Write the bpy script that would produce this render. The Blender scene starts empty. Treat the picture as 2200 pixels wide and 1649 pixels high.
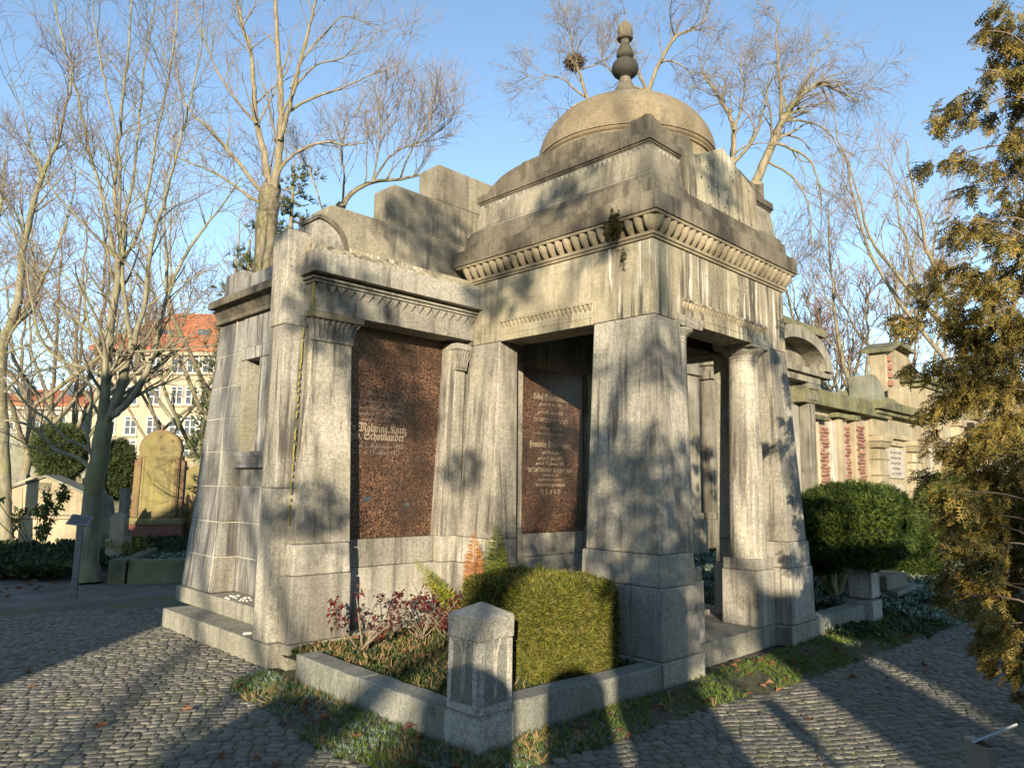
import bpy, bmesh, math, random
import numpy as np
from mathutils import Vector, Matrix

# ------------------------------------------------------------------ camera, sky, sun, exposure
SC = bpy.context.scene
COL = SC.collection
CAM = np.array([-3.068, -3.342, 1.6])
YAW, PITCH, ROLL, FPX = 0.780626, 0.135298, 0.0152068, 1561.47
_f = np.array([math.sin(YAW)*math.cos(PITCH), math.cos(YAW)*math.cos(PITCH), math.sin(PITCH)])
_r = np.cross(_f, [0, 0, 1]); _r /= np.linalg.norm(_r); _u = np.cross(_r, _f)
RT = math.cos(ROLL)*_r + math.sin(ROLL)*_u
UP = -math.sin(ROLL)*_r + math.cos(ROLL)*_u
FW = _f
cd = bpy.data.cameras.new("camera"); co = bpy.data.objects.new("camera", cd); COL.objects.link(co)
cd.sensor_fit = 'HORIZONTAL'; cd.sensor_width = 36.0; cd.lens = FPX/2200*36.0
cd.clip_start = 0.05; cd.clip_end = 3000
co.matrix_world = Matrix(((RT[0], UP[0], -FW[0], CAM[0]), (RT[1], UP[1], -FW[1], CAM[1]), (RT[2], UP[2], -FW[2], CAM[2]), (0, 0, 0, 1)))
SC.camera = co

SUN_EL = math.radians(13.0)
SUN_AZ = math.radians(47.0)          # light travels towards this bearing (from +Y towards +X)
W = bpy.data.worlds.new("World"); SC.world = W; W.use_nodes = True
wn = W.node_tree; wn.nodes.clear()
sky = wn.nodes.new('ShaderNodeTexSky'); sky.sky_type = 'NISHITA'; sky.sun_disc = False
sky.sun_elevation = SUN_EL; sky.sun_rotation = SUN_AZ + math.pi
sky.altitude = 100; sky.air_density = 1.0; sky.dust_density = 0.0; sky.ozone_density = 1.7
bg = wn.nodes.new('ShaderNodeBackground'); bg.inputs['Strength'].default_value = 0.125
wo = wn.nodes.new('ShaderNodeOutputWorld')
wn.links.new(sky.outputs[0], bg.inputs[0]); wn.links.new(bg.outputs[0], wo.inputs[0])
sl = bpy.data.lights.new("sun", 'SUN'); sl.energy = 5.0; sl.angle = math.radians(0.5); sl.color = (1.0, 0.85, 0.64)
so = bpy.data.objects.new("sun", sl); COL.objects.link(so)
sd = Vector((math.sin(SUN_AZ)*math.cos(SUN_EL), math.cos(SUN_AZ)*math.cos(SUN_EL), -math.sin(SUN_EL)))
so.rotation_euler = sd.to_track_quat('-Z', 'Y').to_euler(); so.location = (-10, -10, 12)
SC.view_settings.view_transform = 'Standard'; SC.view_settings.look = 'None'
SC.view_settings.gamma = 1.0; SC.view_settings.use_curve_mapping = False
SC.view_settings.exposure = 1.22
SC.render.engine = 'CYCLES'
SC.cycles.max_bounces = 6; SC.cycles.diffuse_bounces = 3; SC.cycles.transparent_max_bounces = 4
SC.cycles.use_denoising = True

random.seed(7); RNG = np.random.default_rng(7)

def ray(u, v):                        # direction of a photograph pixel (2200x1649)
    return FW + RT*(u-1100)/FPX + UP*(824.5-v)/FPX
def at_depth(u, v, d): return CAM + ray(u, v)*d
def at_z(u, v, z=0.0):
    r = ray(u, v); return CAM + r*((z-CAM[2])/r[2])
def proj(p):
    d = np.asarray(p) - CAM; z = d @ FW
    return 1100 + FPX*(d @ RT)/z, 824.5 - FPX*(d @ UP)/z, z

# ------------------------------------------------------------------ materials
def nd(nt, typ, **kw):
    n = nt.nodes.new(typ)
    for k, v in kw.items():
        if k.startswith('i_'): n.inputs[k[2:].replace('_', ' ')].default_value = v
        else: setattr(n, k, v)
    return n
def ramp(nt, src, pts, interp='LINEAR'):
    r = nt.nodes.new('ShaderNodeValToRGB'); r.color_ramp.interpolation = interp
    els = r.color_ramp.elements
    while len(els) < len(pts): els.new(0.5)
    for e, (p, c) in zip(els, pts):
        e.position = p; e.color = c if len(c) == 4 else (*c, 1)
    nt.links.new(src, r.inputs[0]); return r.outputs[0]
def g(v): return (v, v, v, 1)
def mixc(nt, fac, a, b, mode='MIX'):
    m = nt.nodes.new('ShaderNodeMix'); m.data_type = 'RGBA'; m.blend_type = mode
    for s, v in ((0, fac), (6, a), (7, b)):
        if hasattr(v, 'links'): nt.links.new(v, m.inputs[s])
        elif s == 0: m.inputs[0].default_value = v
        else: m.inputs[s].default_value = v if len(v) == 4 else (*v, 1)
    return m.outputs[2]
def noise(nt, vec, scale, detail=4, rough=0.55, dist=0.0):
    n = nt.nodes.new('ShaderNodeTexNoise'); n.inputs['Scale'].default_value = scale
    n.inputs['Detail'].default_value = detail; n.inputs['Roughness'].default_value = rough; n.inputs['Distortion'].default_value = dist
    nt.links.new(vec, n.inputs['Vector']); return n.outputs['Fac']
def mapping(nt, vec, sc, loc=(0, 0, 0)):
    m = nt.nodes.new('ShaderNodeMapping'); m.inputs['Scale'].default_value = sc; m.inputs['Location'].default_value = loc
    nt.links.new(vec, m.inputs['Vector']); return m.outputs[0]
def math_(nt, op, a, b=0.0, clamp=False):
    m = nt.nodes.new('ShaderNodeMath'); m.operation = op; m.use_clamp = clamp
    for i, v in ((0, a), (1, b)):
        if hasattr(v, 'links'): nt.links.new(v, m.inputs[i])
        else: m.inputs[i].default_value = v
    return m.outputs[0]
def newmat(name):
    m = bpy.data.materials.new(name); m.use_nodes = True; nt = m.node_tree; nt.nodes.clear()
    out = nt.nodes.new('ShaderNodeOutputMaterial'); b = nt.nodes.new('ShaderNodeBsdfPrincipled')
    nt.links.new(b.outputs[0], out.inputs[0])
    geo = nt.nodes.new('ShaderNodeNewGeometry')
    return m, nt, b, geo.outputs['Position'], geo
def bump(nt, b, h, strength=0.4, dist=0.01):
    n = nt.nodes.new('ShaderNodeBump'); n.inputs['Strength'].default_value = strength; n.inputs['Distance'].default_value = dist
    nt.links.new(h, n.inputs['Height']); nt.links.new(n.outputs[0], b.inputs['Normal'])

def stone(name, light, dark, soot=0.5, streak=0.5, lichen=0.0, speck=0.5, white=0.0, seed=0.0, soot_col=(0.045, 0.040, 0.033)):
    m, nt, b, pos, geo = newmat(name)
    p = mapping(nt, pos, (1, 1, 1), (seed*3.1, seed*1.7, seed*2.3))
    # broad tone patches of the stone itself
    c = mixc(nt, ramp(nt, noise(nt, p, 1.3, 6, 0.62), [(0.34, g(0)), (0.66, g(1))]), dark, light)
    oi = nt.nodes.new('ShaderNodeObjectInfo')
    c = mixc(nt, 1.0, c, ramp(nt, oi.outputs['Random'], [(0.0, g(0.80)), (1.0, g(1.10))]), 'MULTIPLY')
    # granite grain
    sp = noise(nt, p, 95, 3, 0.7)
    spd = ramp(nt, sp, [(0.30, g(0.15)), (0.46, g(0.85)), (0.60, g(1.05)), (0.72, g(1.5))])
    c = mixc(nt, speck, c, spd, 'MULTIPLY')
    sp2 = ramp(nt, noise(nt, p, 32, 2, 0.6), [(0.36, g(0.68)), (0.6, g(1.1))])
    c = mixc(nt, speck*0.8, c, sp2, 'MULTIPLY')
    # weather streaks running down
    ps = mapping(nt, pos, (7.0, 7.0, 0.45), (seed, seed*2, 0))
    st = noise(nt, ps, 1.6, 6, 0.6, 0.25)
    big = noise(nt, p, 0.8, 3, 0.5)
    sm = math_(nt, 'MULTIPLY', ramp(nt, st, [(0.51, g(0)), (0.62, g(.9))]), ramp(nt, big, [(0.38, g(0.10)), (0.57, g(1))]))
    c = mixc(nt, math_(nt, 'MULTIPLY', sm, streak), c, soot_col)
    wd = noise(nt, mapping(nt, pos, (2.3, 2.3, 0.28), (seed*1.3, 7, 0)), 1.4, 5, 0.6, 0.4)
    c = mixc(nt, math_(nt, 'MULTIPLY', ramp(nt, wd, [(0.51, g(0)), (0.66, g(0.62))]), streak), c, tuple(x*1.6 for x in soot_col))
    dr = noise(nt, mapping(nt, pos, (26, 26, 0.8), (seed*2, 3, 0)), 1.2, 4, 0.6, 0.3)
    c = mixc(nt, math_(nt, 'MULTIPLY', math_(nt, 'MULTIPLY', ramp(nt, dr, [(0.52, g(0)), (0.66, g(0.42))]), ramp(nt, noise(nt, p, 1.7, 3), [(0.42, g(0)), (0.56, g(1))])), streak), c, soot_col)
    # soot in clouds
    s2 = noise(nt, mapping(nt, pos, (1.6, 1.6, 1.0), (seed*5, 4, seed)), 1.25, 8, 0.66, 0.3)
    lo = 0.715 - 0.42*soot
    c = mixc(nt, math_(nt, 'MULTIPLY', ramp(nt, s2, [(max(lo, 0.02)+.03, g(0)), (lo+0.17, g(1))]), 0.85), c, soot_col)
    if white > 0:
        pw = mapping(nt, pos, (15, 15, 0.9), (seed+3, 1, 0))
        wv = math_(nt, 'MULTIPLY', ramp(nt, noise(nt, pw, 1.3, 4, 0.6, 0.4), [(0.56, g(0)), (0.64, g(1))]), ramp(nt, noise(nt, p, 1.1, 3), [(0.45, g(0)), (0.56, g(1))]))
        c = mixc(nt, math_(nt, 'MULTIPLY', wv, white), c, (0.50, 0.47, 0.40))
    if lichen > 0:
        lv = ramp(nt, noise(nt, mapping(nt, pos, (1, 1, .6), (9, seed, 2)), 2.3, 7, 0.7), [(0.52, g(0)), (0.7, g(1))])
        c = mixc(nt, math_(nt, 'MULTIPLY', lv, lichen), c, (0.20, 0.19, 0.035))
    nt.links.new(c, b.inputs['Base Color']); b.inputs['Roughness'].default_value = 0.86
    b.inputs['Specular IOR Level'].default_value = 0.35
    h = math_(nt, 'ADD', math_(nt, 'MULTIPLY', sp, 0.5), math_(nt, 'MULTIPLY', s2, 1.5))
    bump(nt, b, h, 0.55, 0.006)
    return m

GREY = (0.40, 0.378, 0.315); GREYD = (0.24, 0.226, 0.185)
M = {}
M['granite'] = stone('granite weathered', GREY, GREYD, 0.44, 0.75, 0.10, 0.75, 0.10, 1)
M['granite_pier'] = stone('granite pier', (0.41, 0.382, 0.31), (0.24, 0.222, 0.175), 0.40, 0.95, 0.08, 0.85, 0.2, 2)
M['granite_frieze'] = stone('granite frieze', (0.43, 0.385, 0.265), (0.26, 0.225, 0.15), 0.44, 1.0, 0.12, 0.55, 0.85, 3)
M['granite_dark'] = stone('soot and shade granite', (0.235, 0.205, 0.145), (0.115, 0.098, 0.07), 0.66, 0.7, 0.06, 0.6, 0.0, 4, (0.035, 0.028, 0.021))  # soot on the cornices; also darkens the shaded porch ceiling
M['granite_dado'] = stone('attic granite', (0.31, 0.28, 0.205), (0.17, 0.152, 0.11), 0.52, 0.6, 0.06, 0.6, 0.12, 24)
M['granite_dome'] = stone('dome granite', (0.29, 0.235, 0.145), (0.20, 0.155, 0.095), 0.30, 0.18, 0.05, 0.65, 0.0, 5)
M['granite_base'] = stone('base granite', (0.35, 0.33, 0.265), (0.21, 0.20, 0.15), 0.30, 0.45, 0.14, 0.8, 0.0, 6)
M['granite_blue'] = stone('rain washed granite', (0.30, 0.29, 0.26), (0.15, 0.145, 0.13), 0.46, 1.0, 0.03, 0.6, 0.55, 7, (0.05, 0.045, 0.042))
M['granite_post'] = stone('pale granite', (0.45, 0.43, 0.37), (0.31, 0.295, 0.24), 0.16, 0.25, 0.10, 0.9, 0.0, 8)
M['granite_kerb'] = stone('kerb granite', (0.27, 0.27, 0.23), (0.16, 0.165, 0.135), 0.34, 0.35, 0.22, 0.8, 0.0, 9)
M['finial_stone'] = stone('black finial stone', (0.06, 0.058, 0.042), (0.025, 0.025, 0.02), 0.55, 0.2, 0.25, 0.5, 0.0, 10)
M['finial_tip'] = stone('finial flame stone', (0.17, 0.145, 0.095), (0.075, 0.065, 0.045), 0.40, 0.5, 0.1, 0.5, 0.0, 11)
M['sandstone'] = stone('pale sandstone', (0.40, 0.345, 0.23), (0.25, 0.21, 0.135), 0.44, 0.7, 0.05, 0.25, 0.0, 12, (0.16, 0.125, 0.075))
M['sandstone_dark'] = stone('mossy sandstone', (0.20, 0.19, 0.10), (0.10, 0.10, 0.055), 0.55, 0.4, 0.5, 0.3, 0.0, 13)
M['plaster'] = stone('old plaster', (0.44, 0.41, 0.34), (0.27, 0.25, 0.20), 0.42, 0.8, 0.02, 0.15, 0.0, 14, (0.20, 0.18, 0.15))
M['tomb_grey'] = stone('weathered grey tomb', (0.30, 0.275, 0.215), (0.15, 0.138, 0.105), 0.5, 0.8, 0.08, 0.4, 0.0, 25)
M['old_grey_stone'] = stone('old grey tomb stone', (0.26, 0.26, 0.20), (0.13, 0.135, 0.10), 0.42, 0.4, 0.4, 0.5, 0.0, 15)  # aged grey stone with lichen, its own tone
M['yellow_stone'] = stone('lichen yellow sandstone', (0.235, 0.20, 0.075), (0.13, 0.105, 0.048), 0.38, 0.7, 0.45, 0.25, 0.0, 16, (0.09, 0.06, 0.03))
M['red_stone'] = stone('red sandstone', (0.26, 0.10, 0.075), (0.16, 0.065, 0.045), 0.26, 0.4, 0.25, 0.3, 0.0, 17)
M['orange_stone'] = stone('orange sandstone', (0.20, 0.12, 0.062), (0.12, 0.072, 0.04), 0.38, 0.4, 0.35, 0.3, 0.0, 18)
M['mortar'] = stone('white mortar', (0.44, 0.415, 0.34), (0.29, 0.27, 0.21), 0.12, 0.3, 0.35, 0.15, 0.0, 19)
M['ear_stone'] = stone('eroded cream stone', (0.46, 0.40, 0.26), (0.33, 0.28, 0.18), 0.2, 0.3, 0.1, 0.3, 0.0, 20)

def mat_tablet():
    m, nt, b, pos, geo = newmat('red brown granite')
    v = nt.nodes.new('ShaderNodeTexVoronoi'); v.inputs['Scale'].default_value = 105; v.inputs['Randomness'].default_value = 1
    nt.links.new(mapping(nt, pos, (1, 1, 1)), v.inputs['Vector'])
    sx = nt.nodes.new('ShaderNodeSeparateColor'); nt.links.new(v.outputs['Color'], sx.inputs[0])
    c = ramp(nt, sx.outputs[0], [(0.0, (0.014, 0.011, 0.010)), (0.40, (0.030, 0.019, 0.014)), (0.50, (0.095, 0.050, 0.031)), (0.78, (0.155, 0.080, 0.048)), (1.0, (0.27, 0.150, 0.092))])
    c = mixc(nt, 0.8, c, ramp(nt, noise(nt, pos, 150, 3, 0.7), [(0.35, g(0.35)), (0.6, g(1.1))]), 'MULTIPLY')
    c = mixc(nt, ramp(nt, noise(nt, pos, 2.1, 6, 0.65), [(0.42, g(0)), (0.66, g(0.72))]), c, (0.03, 0.021, 0.016))
    nt.links.new(c, b.inputs['Base Color']); b.inputs['Roughness'].default_value = 0.33
    b.inputs['Specular IOR Level'].default_value = 0.4
    return m
M['tablet'] = mat_tablet()
def plain(name, col, rough=0.8, vary=0.35, scale=30, metal=0.0, bmp=0.2, spec=0.4):
    m, nt, b, pos, geo = newmat(name)
    n = noise(nt, pos, scale, 5, 0.65)
    c = mixc(nt, ramp(nt, n, [(0.3, g(0)), (0.7, g(1))]), tuple(x*(1-vary) for x in col), tuple(min(1, x*(1+vary)) for x in col))
    nt.links.new(c, b.inputs['Base Color']); b.inputs['Roughness'].default_value = rough; b.inputs['Metallic'].default_value = metal
    b.inputs['Specular IOR Level'].default_value = spec
    if bmp: bump(nt, b, n, bmp, 0.01)
    return m
M['gilt'] = plain('pale engraved lettering', (0.26, 0.215, 0.155), 0.6, 0.35, 60, bmp=0)
M['gilt_dim'] = plain('worn engraved lettering', (0.14, 0.115, 0.09), 0.7, 0.4, 60, bmp=0)
M['soil'] = plain('dark soil', (0.045, 0.034, 0.022), 0.95, 0.5, 12, bmp=0.8)
M['metal'] = plain('grey painted metal', (0.09, 0.105, 0.12), 0.4, 0.12, 20, 0.5, 0)
M['metal_pale'] = plain('pale brushed metal', (0.24, 0.25, 0.25), 0.35, 0.12, 20, 0.7, 0)
M['panel_dark'] = plain('printed panel', (0.10, 0.10, 0.09), 0.4, 0.3, 90, 0, 0)
M['pebble'] = plain('white pebble', (0.46, 0.44, 0.39), 0.7, 0.2, 40)
M['void'] = plain('dark window glass', (0.05, 0.06, 0.07), 0.12, 0.3, 5, 0, 0, 0.6)
M['window_white'] = plain('white window frame', (0.42, 0.41, 0.38), 0.5, 0.08, 9, 0, 0)
M['render_yellow'] = stone('yellow house render', (0.42, 0.36, 0.25), (0.32, 0.275, 0.19), 0.10, 0.2, 0.0, 0.1, 0, 21, (0.30, 0.25, 0.17))
M['brick'] = plain('red brick', (0.24, 0.11, 0.07), 0.9, 0.45, 9)
M['brick_dark'] = plain('dark red brick', (0.16, 0.07, 0.048), 0.9, 0.45, 9)
M['joint'] = plain('grey lime joint', (0.27, 0.22, 0.16), 0.95, 0.3, 14)

def mat_leafy(name, cols, rough=0.6, scale=6, trans=0.25, fine=40):
    m, nt, b, pos, geo = newmat(name)
    r = geo.outputs['Random Per Island']
    c = ramp(nt, math_(nt, 'ADD', math_(nt, 'MULTIPLY', r, 0.5), math_(nt, 'MULTIPLY', noise(nt, pos, scale, 4, 0.6), 0.5)), cols)
    nt.links.new(c, b.inputs['Base Color']); b.inputs['Roughness'].default_value = rough
    b.inputs['Specular IOR Level'].default_value = 0.25
    if trans:
        out = [n for n in nt.nodes if n.type == 'OUTPUT_MATERIAL'][0]
        t = nt.nodes.new('ShaderNodeBsdfTranslucent'); nt.links.new(c, t.inputs[0])
        mx = nt.nodes.new('ShaderNodeMixShader'); mx.inputs[0].default_value = trans
        nt.links.new(b.outputs[0], mx.inputs[1]); nt.links.new(t.outputs[0], mx.inputs[2]); nt.links.new(mx.outputs[0], out.inputs[0])
    return m
M['hedge'] = mat_leafy('yellow green hedge', [(0.22, (0.012, 0.02, 0.004)), (0.40, (0.05, 0.062, 0.010)), (0.55, (0.125, 0.13, 0.022)), (0.68, (0.19, 0.17, 0.035)), (0.85, (0.22, 0.12, 0.04))], scale=13)
M['juniper'] = mat_leafy('juniper green', [(0.25, (0.008, 0.022, 0.006)), (0.42, (0.022, 0.050, 0.011)), (0.57, (0.058, 0.092, 0.016)), (0.72, (0.15, 0.17, 0.03))], scale=4.5)
M['thuja'] = mat_leafy('bronze arborvitae', [(0.22, (0.030, 0.034, 0.011)), (0.38, (0.085, 0.080, 0.020)), (0.55, (0.185, 0.145, 0.034)), (0.74, (0.30, 0.20, 0.046)), (0.9, (0.28, 0.10, 0.045))], scale=3)
M['pine'] = mat_leafy('pine green', [(0.25, (0.02, 0.035, 0.014)), (0.55, (0.055, 0.075, 0.025)), (0.8, (0.12, 0.13, 0.045))], trans=0.1)
M['grass'] = mat_leafy('winter grass', [(0.15, (0.025, 0.05, 0.010)), (0.4, (0.065, 0.125, 0.020)), (0.6, (0.13, 0.19, 0.03)), (0.82, (0.24, 0.23, 0.07))])
M['frost'] = mat_leafy('frosted grass', [(0.2, (0.06, 0.10, 0.06)), (0.45, (0.14, 0.20, 0.14)), (0.7, (0.30, 0.36, 0.30))])
M['drygrass'] = mat_leafy('straw grass', [(0.2, (0.12, 0.08, 0.03)), (0.5, (0.26, 0.18, 0.08)), (0.8, (0.40, 0.28, 0.13))])
M['ivy'] = mat_leafy('ivy green', [(0.2, (0.012, 0.022, 0.009)), (0.5, (0.03, 0.05, 0.016)), (0.75, (0.075, 0.09, 0.035))])
M['mahonia'] = mat_leafy('dark red leaves', [(0.2, (0.02, 0.012, 0.008)), (0.45, (0.065, 0.012, 0.013)), (0.66, (0.15, 0.020, 0.022)), (0.85, (0.07, 0.055, 0.02))])
M['fern_green'] = mat_leafy('fern green', [(0.2, (0.06, 0.10, 0.012)), (0.55, (0.17, 0.19, 0.022)), (0.85, (0.36, 0.27, 0.045))], trans=0.4)
M['fern_brown'] = mat_leafy('fern rust', [(0.2, (0.18, 0.07, 0.02)), (0.6, (0.34, 0.15, 0.045)), (0.85, (0.40, 0.26, 0.08))], trans=0.4)
M['leaf'] = mat_leafy('fallen brown leaf', [(0.15, (0.07, 0.032, 0.018)), (0.5, (0.17, 0.075, 0.035)), (0.8, (0.32, 0.17, 0.085))], trans=0.15)
M['shrubleaf'] = mat_leafy('pale green leaves', [(0.2, (0.06, 0.09, 0.02)), (0.6, (0.16, 0.19, 0.05)), (0.9, (0.28, 0.27, 0.10))], trans=0.35)
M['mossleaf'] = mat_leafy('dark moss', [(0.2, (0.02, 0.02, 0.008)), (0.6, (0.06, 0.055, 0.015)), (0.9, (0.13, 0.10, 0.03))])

def mat_bark(name, light, dark, green):
    m, nt, b, pos, geo = newmat(name)
    n = noise(nt, mapping(nt, pos, (1, 1, .35)), 9, 6, 0.65)
    c = mixc(nt, ramp(nt, n, [(0.35, g(0)), (0.65, g(1))]), dark, light)
    c = mixc(nt, ramp(nt, noise(nt, pos, 1.4, 4), [(0.48, g(0)), (0.66, g(0.7))]), c, green)
    nt.links.new(c, b.inputs['Base Color']); b.inputs['Roughness'].default_value = 0.85
    b.inputs['Specular IOR Level'].default_value = 0.3
    bump(nt, b, n, 0.6, 0.02)
    return m
M['bark'] = mat_bark('grey green bark', (0.25, 0.23, 0.155), (0.12, 0.11, 0.072), (0.17, 0.17, 0.065))
M['bark_pale'] = mat_bark('pale bark', (0.25, 0.21, 0.14), (0.115, 0.095, 0.062), (0.17, 0.158, 0.07))
M['twig'] = plain('twig brown', (0.13, 0.098, 0.07), 0.8, 0.4, 2, 0, 0)
M['twig_red'] = plain('reddish twigs', (0.17, 0.095, 0.065), 0.8, 0.4, 2, 0, 0)
M['twig_pale'] = plain('pale twigs', (0.19, 0.15, 0.11), 0.8, 0.4, 2, 0, 0)

# ------------------------------------------------------------------ object helpers
class MB:
    def __init__(s): s.v = []; s.f = []
    def add(s, vs, fs):
        n = len(s.v); s.v.extend([tuple(map(float, p)) for p in vs]); s.f.extend([tuple(i+n for i in q) for q in fs]); return s
    def frus(s, x0, x1, y0, y1, z0, z1, t=None):
        a0, a1, b0, b1 = t if t else (x0, x1, y0, y1)
        return s.add([(x0, y0, z0), (x1, y0, z0), (x1, y1, z0), (x0, y1, z0), (a0, b0, z1), (a1, b0, z1), (a1, b1, z1), (a0, b1, z1)],
                     [(0, 3, 2, 1), (4, 5, 6, 7), (0, 1, 5, 4), (1, 2, 6, 5), (2, 3, 7, 6), (3, 0, 4, 7)])
    def prism(s, pts, axis, a0, a1):
        # pts in the plane perpendicular to axis: x -> (y,z), y -> (x,z), z -> (x,y)
        def mk(p, a):
            return (a, p[0], p[1]) if axis == 'x' else (p[0], a, p[1]) if axis == 'y' else (p[0], p[1], a)
        n = len(pts)
        return s.add([mk(p, a0) for p in pts]+[mk(p, a1) for p in pts],
                     [tuple(range(n)), tuple(range(2*n-1, n-1, -1))]+[(i, i+n, (i+1) % n+n, (i+1) % n) for i in range(n)])
    def lathe(s, prof, cx, cy, n=32, a0=0, a1=2*math.pi, rib=None):
        full = abs(a1-a0-2*math.pi) < 1e-6; m = n if full else n+1
        vs = []
        for i in range(m):
            a = a0+(a1-a0)*i/n
            for k, (r, z) in enumerate(prof):
                rr = r*(rib(a, k) if rib else 1)
                vs.append((cx+rr*math.cos(a), cy+rr*math.sin(a), z))
        L = len(prof); fs = []
        for i in range(n):
            j = (i+1) % m
            for k in range(L-1): fs.append((i*L+k, j*L+k, j*L+k+1, i*L+k+1))
        return s.add(vs, fs)
    def tube(s, pts, rad, n=6, cap=True):
        pts = [np.array(p, float) for p in pts]; vs = []; fs = []
        ref = np.array([0.31, 0.17, 0.93])
        for i, p in enumerate(pts):
            d = pts[min(i+1, len(pts)-1)]-pts[max(i-1, 0)]; d = d/(np.linalg.norm(d)+1e-9)
            a = np.cross(d, ref); a /= np.linalg.norm(a)+1e-9; b = np.cross(d, a)
            r = rad[i] if hasattr(rad, '__len__') else rad
            for k in range(n):
                t = 2*math.pi*k/n; vs.append(p+r*(a*math.cos(t)+b*math.sin(t)))
        for i in range(len(pts)-1):
            for k in range(n): fs.append((i*n+k, i*n+(k+1) % n, (i+1)*n+(k+1) % n, (i+1)*n+k))
        if cap: fs.append(tuple(range(n-1, -1, -1))); fs.append(tuple((len(pts)-1)*n+k for k in range(n)))
        return s.add(vs, fs)
    def mesh(s, name, mat, bev=0.0, seg=2, smooth=False, jit=0.0):
        me = bpy.data.meshes.new(name); me.from_pydata(s.v, [], s.f)
        bm = bmesh.new(); bm.from_mesh(me)
        bmesh.ops.recalc_face_normals(bm, faces=bm.faces)
        if bev > 0:
            ed = [e for e in bm.edges if len(e.link_faces) == 2 and e.calc_face_angle(0) > 0.45]
            bmesh.ops.bevel(bm, geom=ed, offset=bev, segments=seg, profile=0.6, affect='EDGES', clamp_overlap=True)
        if jit:
            for v in bm.verts: v.co += Vector((random.uniform(-jit, jit), random.uniform(-jit, jit), random.uniform(-jit, jit)))
        if smooth:
            for f in bm.faces: f.smooth = True
        bm.to_mesh(me); bm.free()
        if smooth: me.set_sharp_from_angle(angle=math.radians(38))
        me.materials.append(M[mat] if isinstance(mat, str) else mat)
        return me
    def build(s, name, mat, parent=None, bev=0.0, seg=2, smooth=False, label=None, kind=None, jit=0.0):
        return link(name, s.mesh(name, mat, bev, seg, smooth, jit), parent, label, kind)
def link(name, me, parent=None, label=None, kind=None, mw=None):
    o = bpy.data.objects.new(name, me); COL.objects.link(o)
    if mw is not None: o.matrix_basis = mw
    if parent is not None:
        o.parent = parent; o.matrix_parent_inverse = INV[parent.name]
    INV[o.name] = (INVW(o))
    if label: o['label'] = label
    if kind: o['kind'] = kind
    return o
INV = {}; WM = {}
def INVW(o):
    # world matrix bookkeeping: children are authored in world coordinates
    w = o.matrix_basis.copy()
    WM[o.name] = w
    return w.inverted()
def thing(name, label, cat, loc=(0, 0, 0), group=None):
    o = bpy.data.objects.new(name, None); COL.objects.link(o); o.location = loc; o.empty_display_size = 0.2
    o['label'] = label; o['category'] = cat
    if group: o['group'] = group
    INV[o.name] = Matrix.Translation(Vector([float(x) for x in loc])).inverted()
    return o
def tag(o, label, cat, group=None, kind=None):
    o['label'] = label; o['category'] = cat
    if group: o['group'] = group
    if kind: o['kind'] = kind
    return o
def box(name, mat, parent, x0, x1, y0, y1, z0, z1, t=None, bev=0.008, **kw):
    return MB().frus(x0, x1, y0, y1, z0, z1, t).build(name, mat, parent, bev, **kw)
def np_mesh(name, V, F, mat):
    """V (n,3) float, F (m,3|4) int arrays -> mesh, fast"""
    V = np.asarray(V, np.float32); F = np.asarray(F, np.int32)
    me = bpy.data.meshes.new(name); k = F.shape[1]
    me.vertices.add(len(V)); me.vertices.foreach_set('co', V.ravel())
    me.loops.add(F.size); me.loops.foreach_set('vertex_index', F.ravel())
    me.polygons.add(len(F)); me.polygons.foreach_set('loop_start', np.arange(0, F.size, k, dtype=np.int32))
    me.polygons.foreach_set('loop_total', np.full(len(F), k, np.int32))
    me.update(calc_edges=True); me.validate()
    me.materials.append(M[mat] if isinstance(mat, str) else mat)
    return me

# ------------------------------------------------------------------ the mausoleum
BX, BY, XC, YC = 2.07, 0.075, 3.55, 1.50
def ring(mb, i0, z0, i1, z1):
    return mb.frus(BX+i0, 2*XC-BX-i0, BY+i0, 2*YC-BY-i0, z0, z1, (BX+i1, 2*XC-BX-i1, BY+i1, 2*YC-BY-i1))
MA = thing('mausoleum', 'large grey granite mausoleum with a dome over its pillared porch', 'mausoleum', (3.5, 2.8, 0))

# --- base steps
box('base_course', 'granite_base', MA, 2.07, 2.70, 0.075, 0.80, -0.02, 0.186, bev=0.012)
box('base_course', 'granite_base', MA, 4.40, 5.03, 0.075, 0.80, -0.02, 0.186, bev=0.012)
box('base_course', 'granite_base', MA, 2.703, 4.397, 0.245, 0.80, -0.02, 0.189, bev=0.010)
box('base_course', 'granite_base', MA, 2.075, 5.025, 0.803, 2.60, -0.02, 0.187, bev=0.010)
box('porch_floor', 'granite_base', MA, 2.72, 4.38, 1.0, 2.58, 0.188, 0.245, bev=0.008)
box('porch_floor', 'granite_base', MA, 2.45, 3.0, 1.05, 2.2, 0.246, 0.43, bev=0.012)

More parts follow.
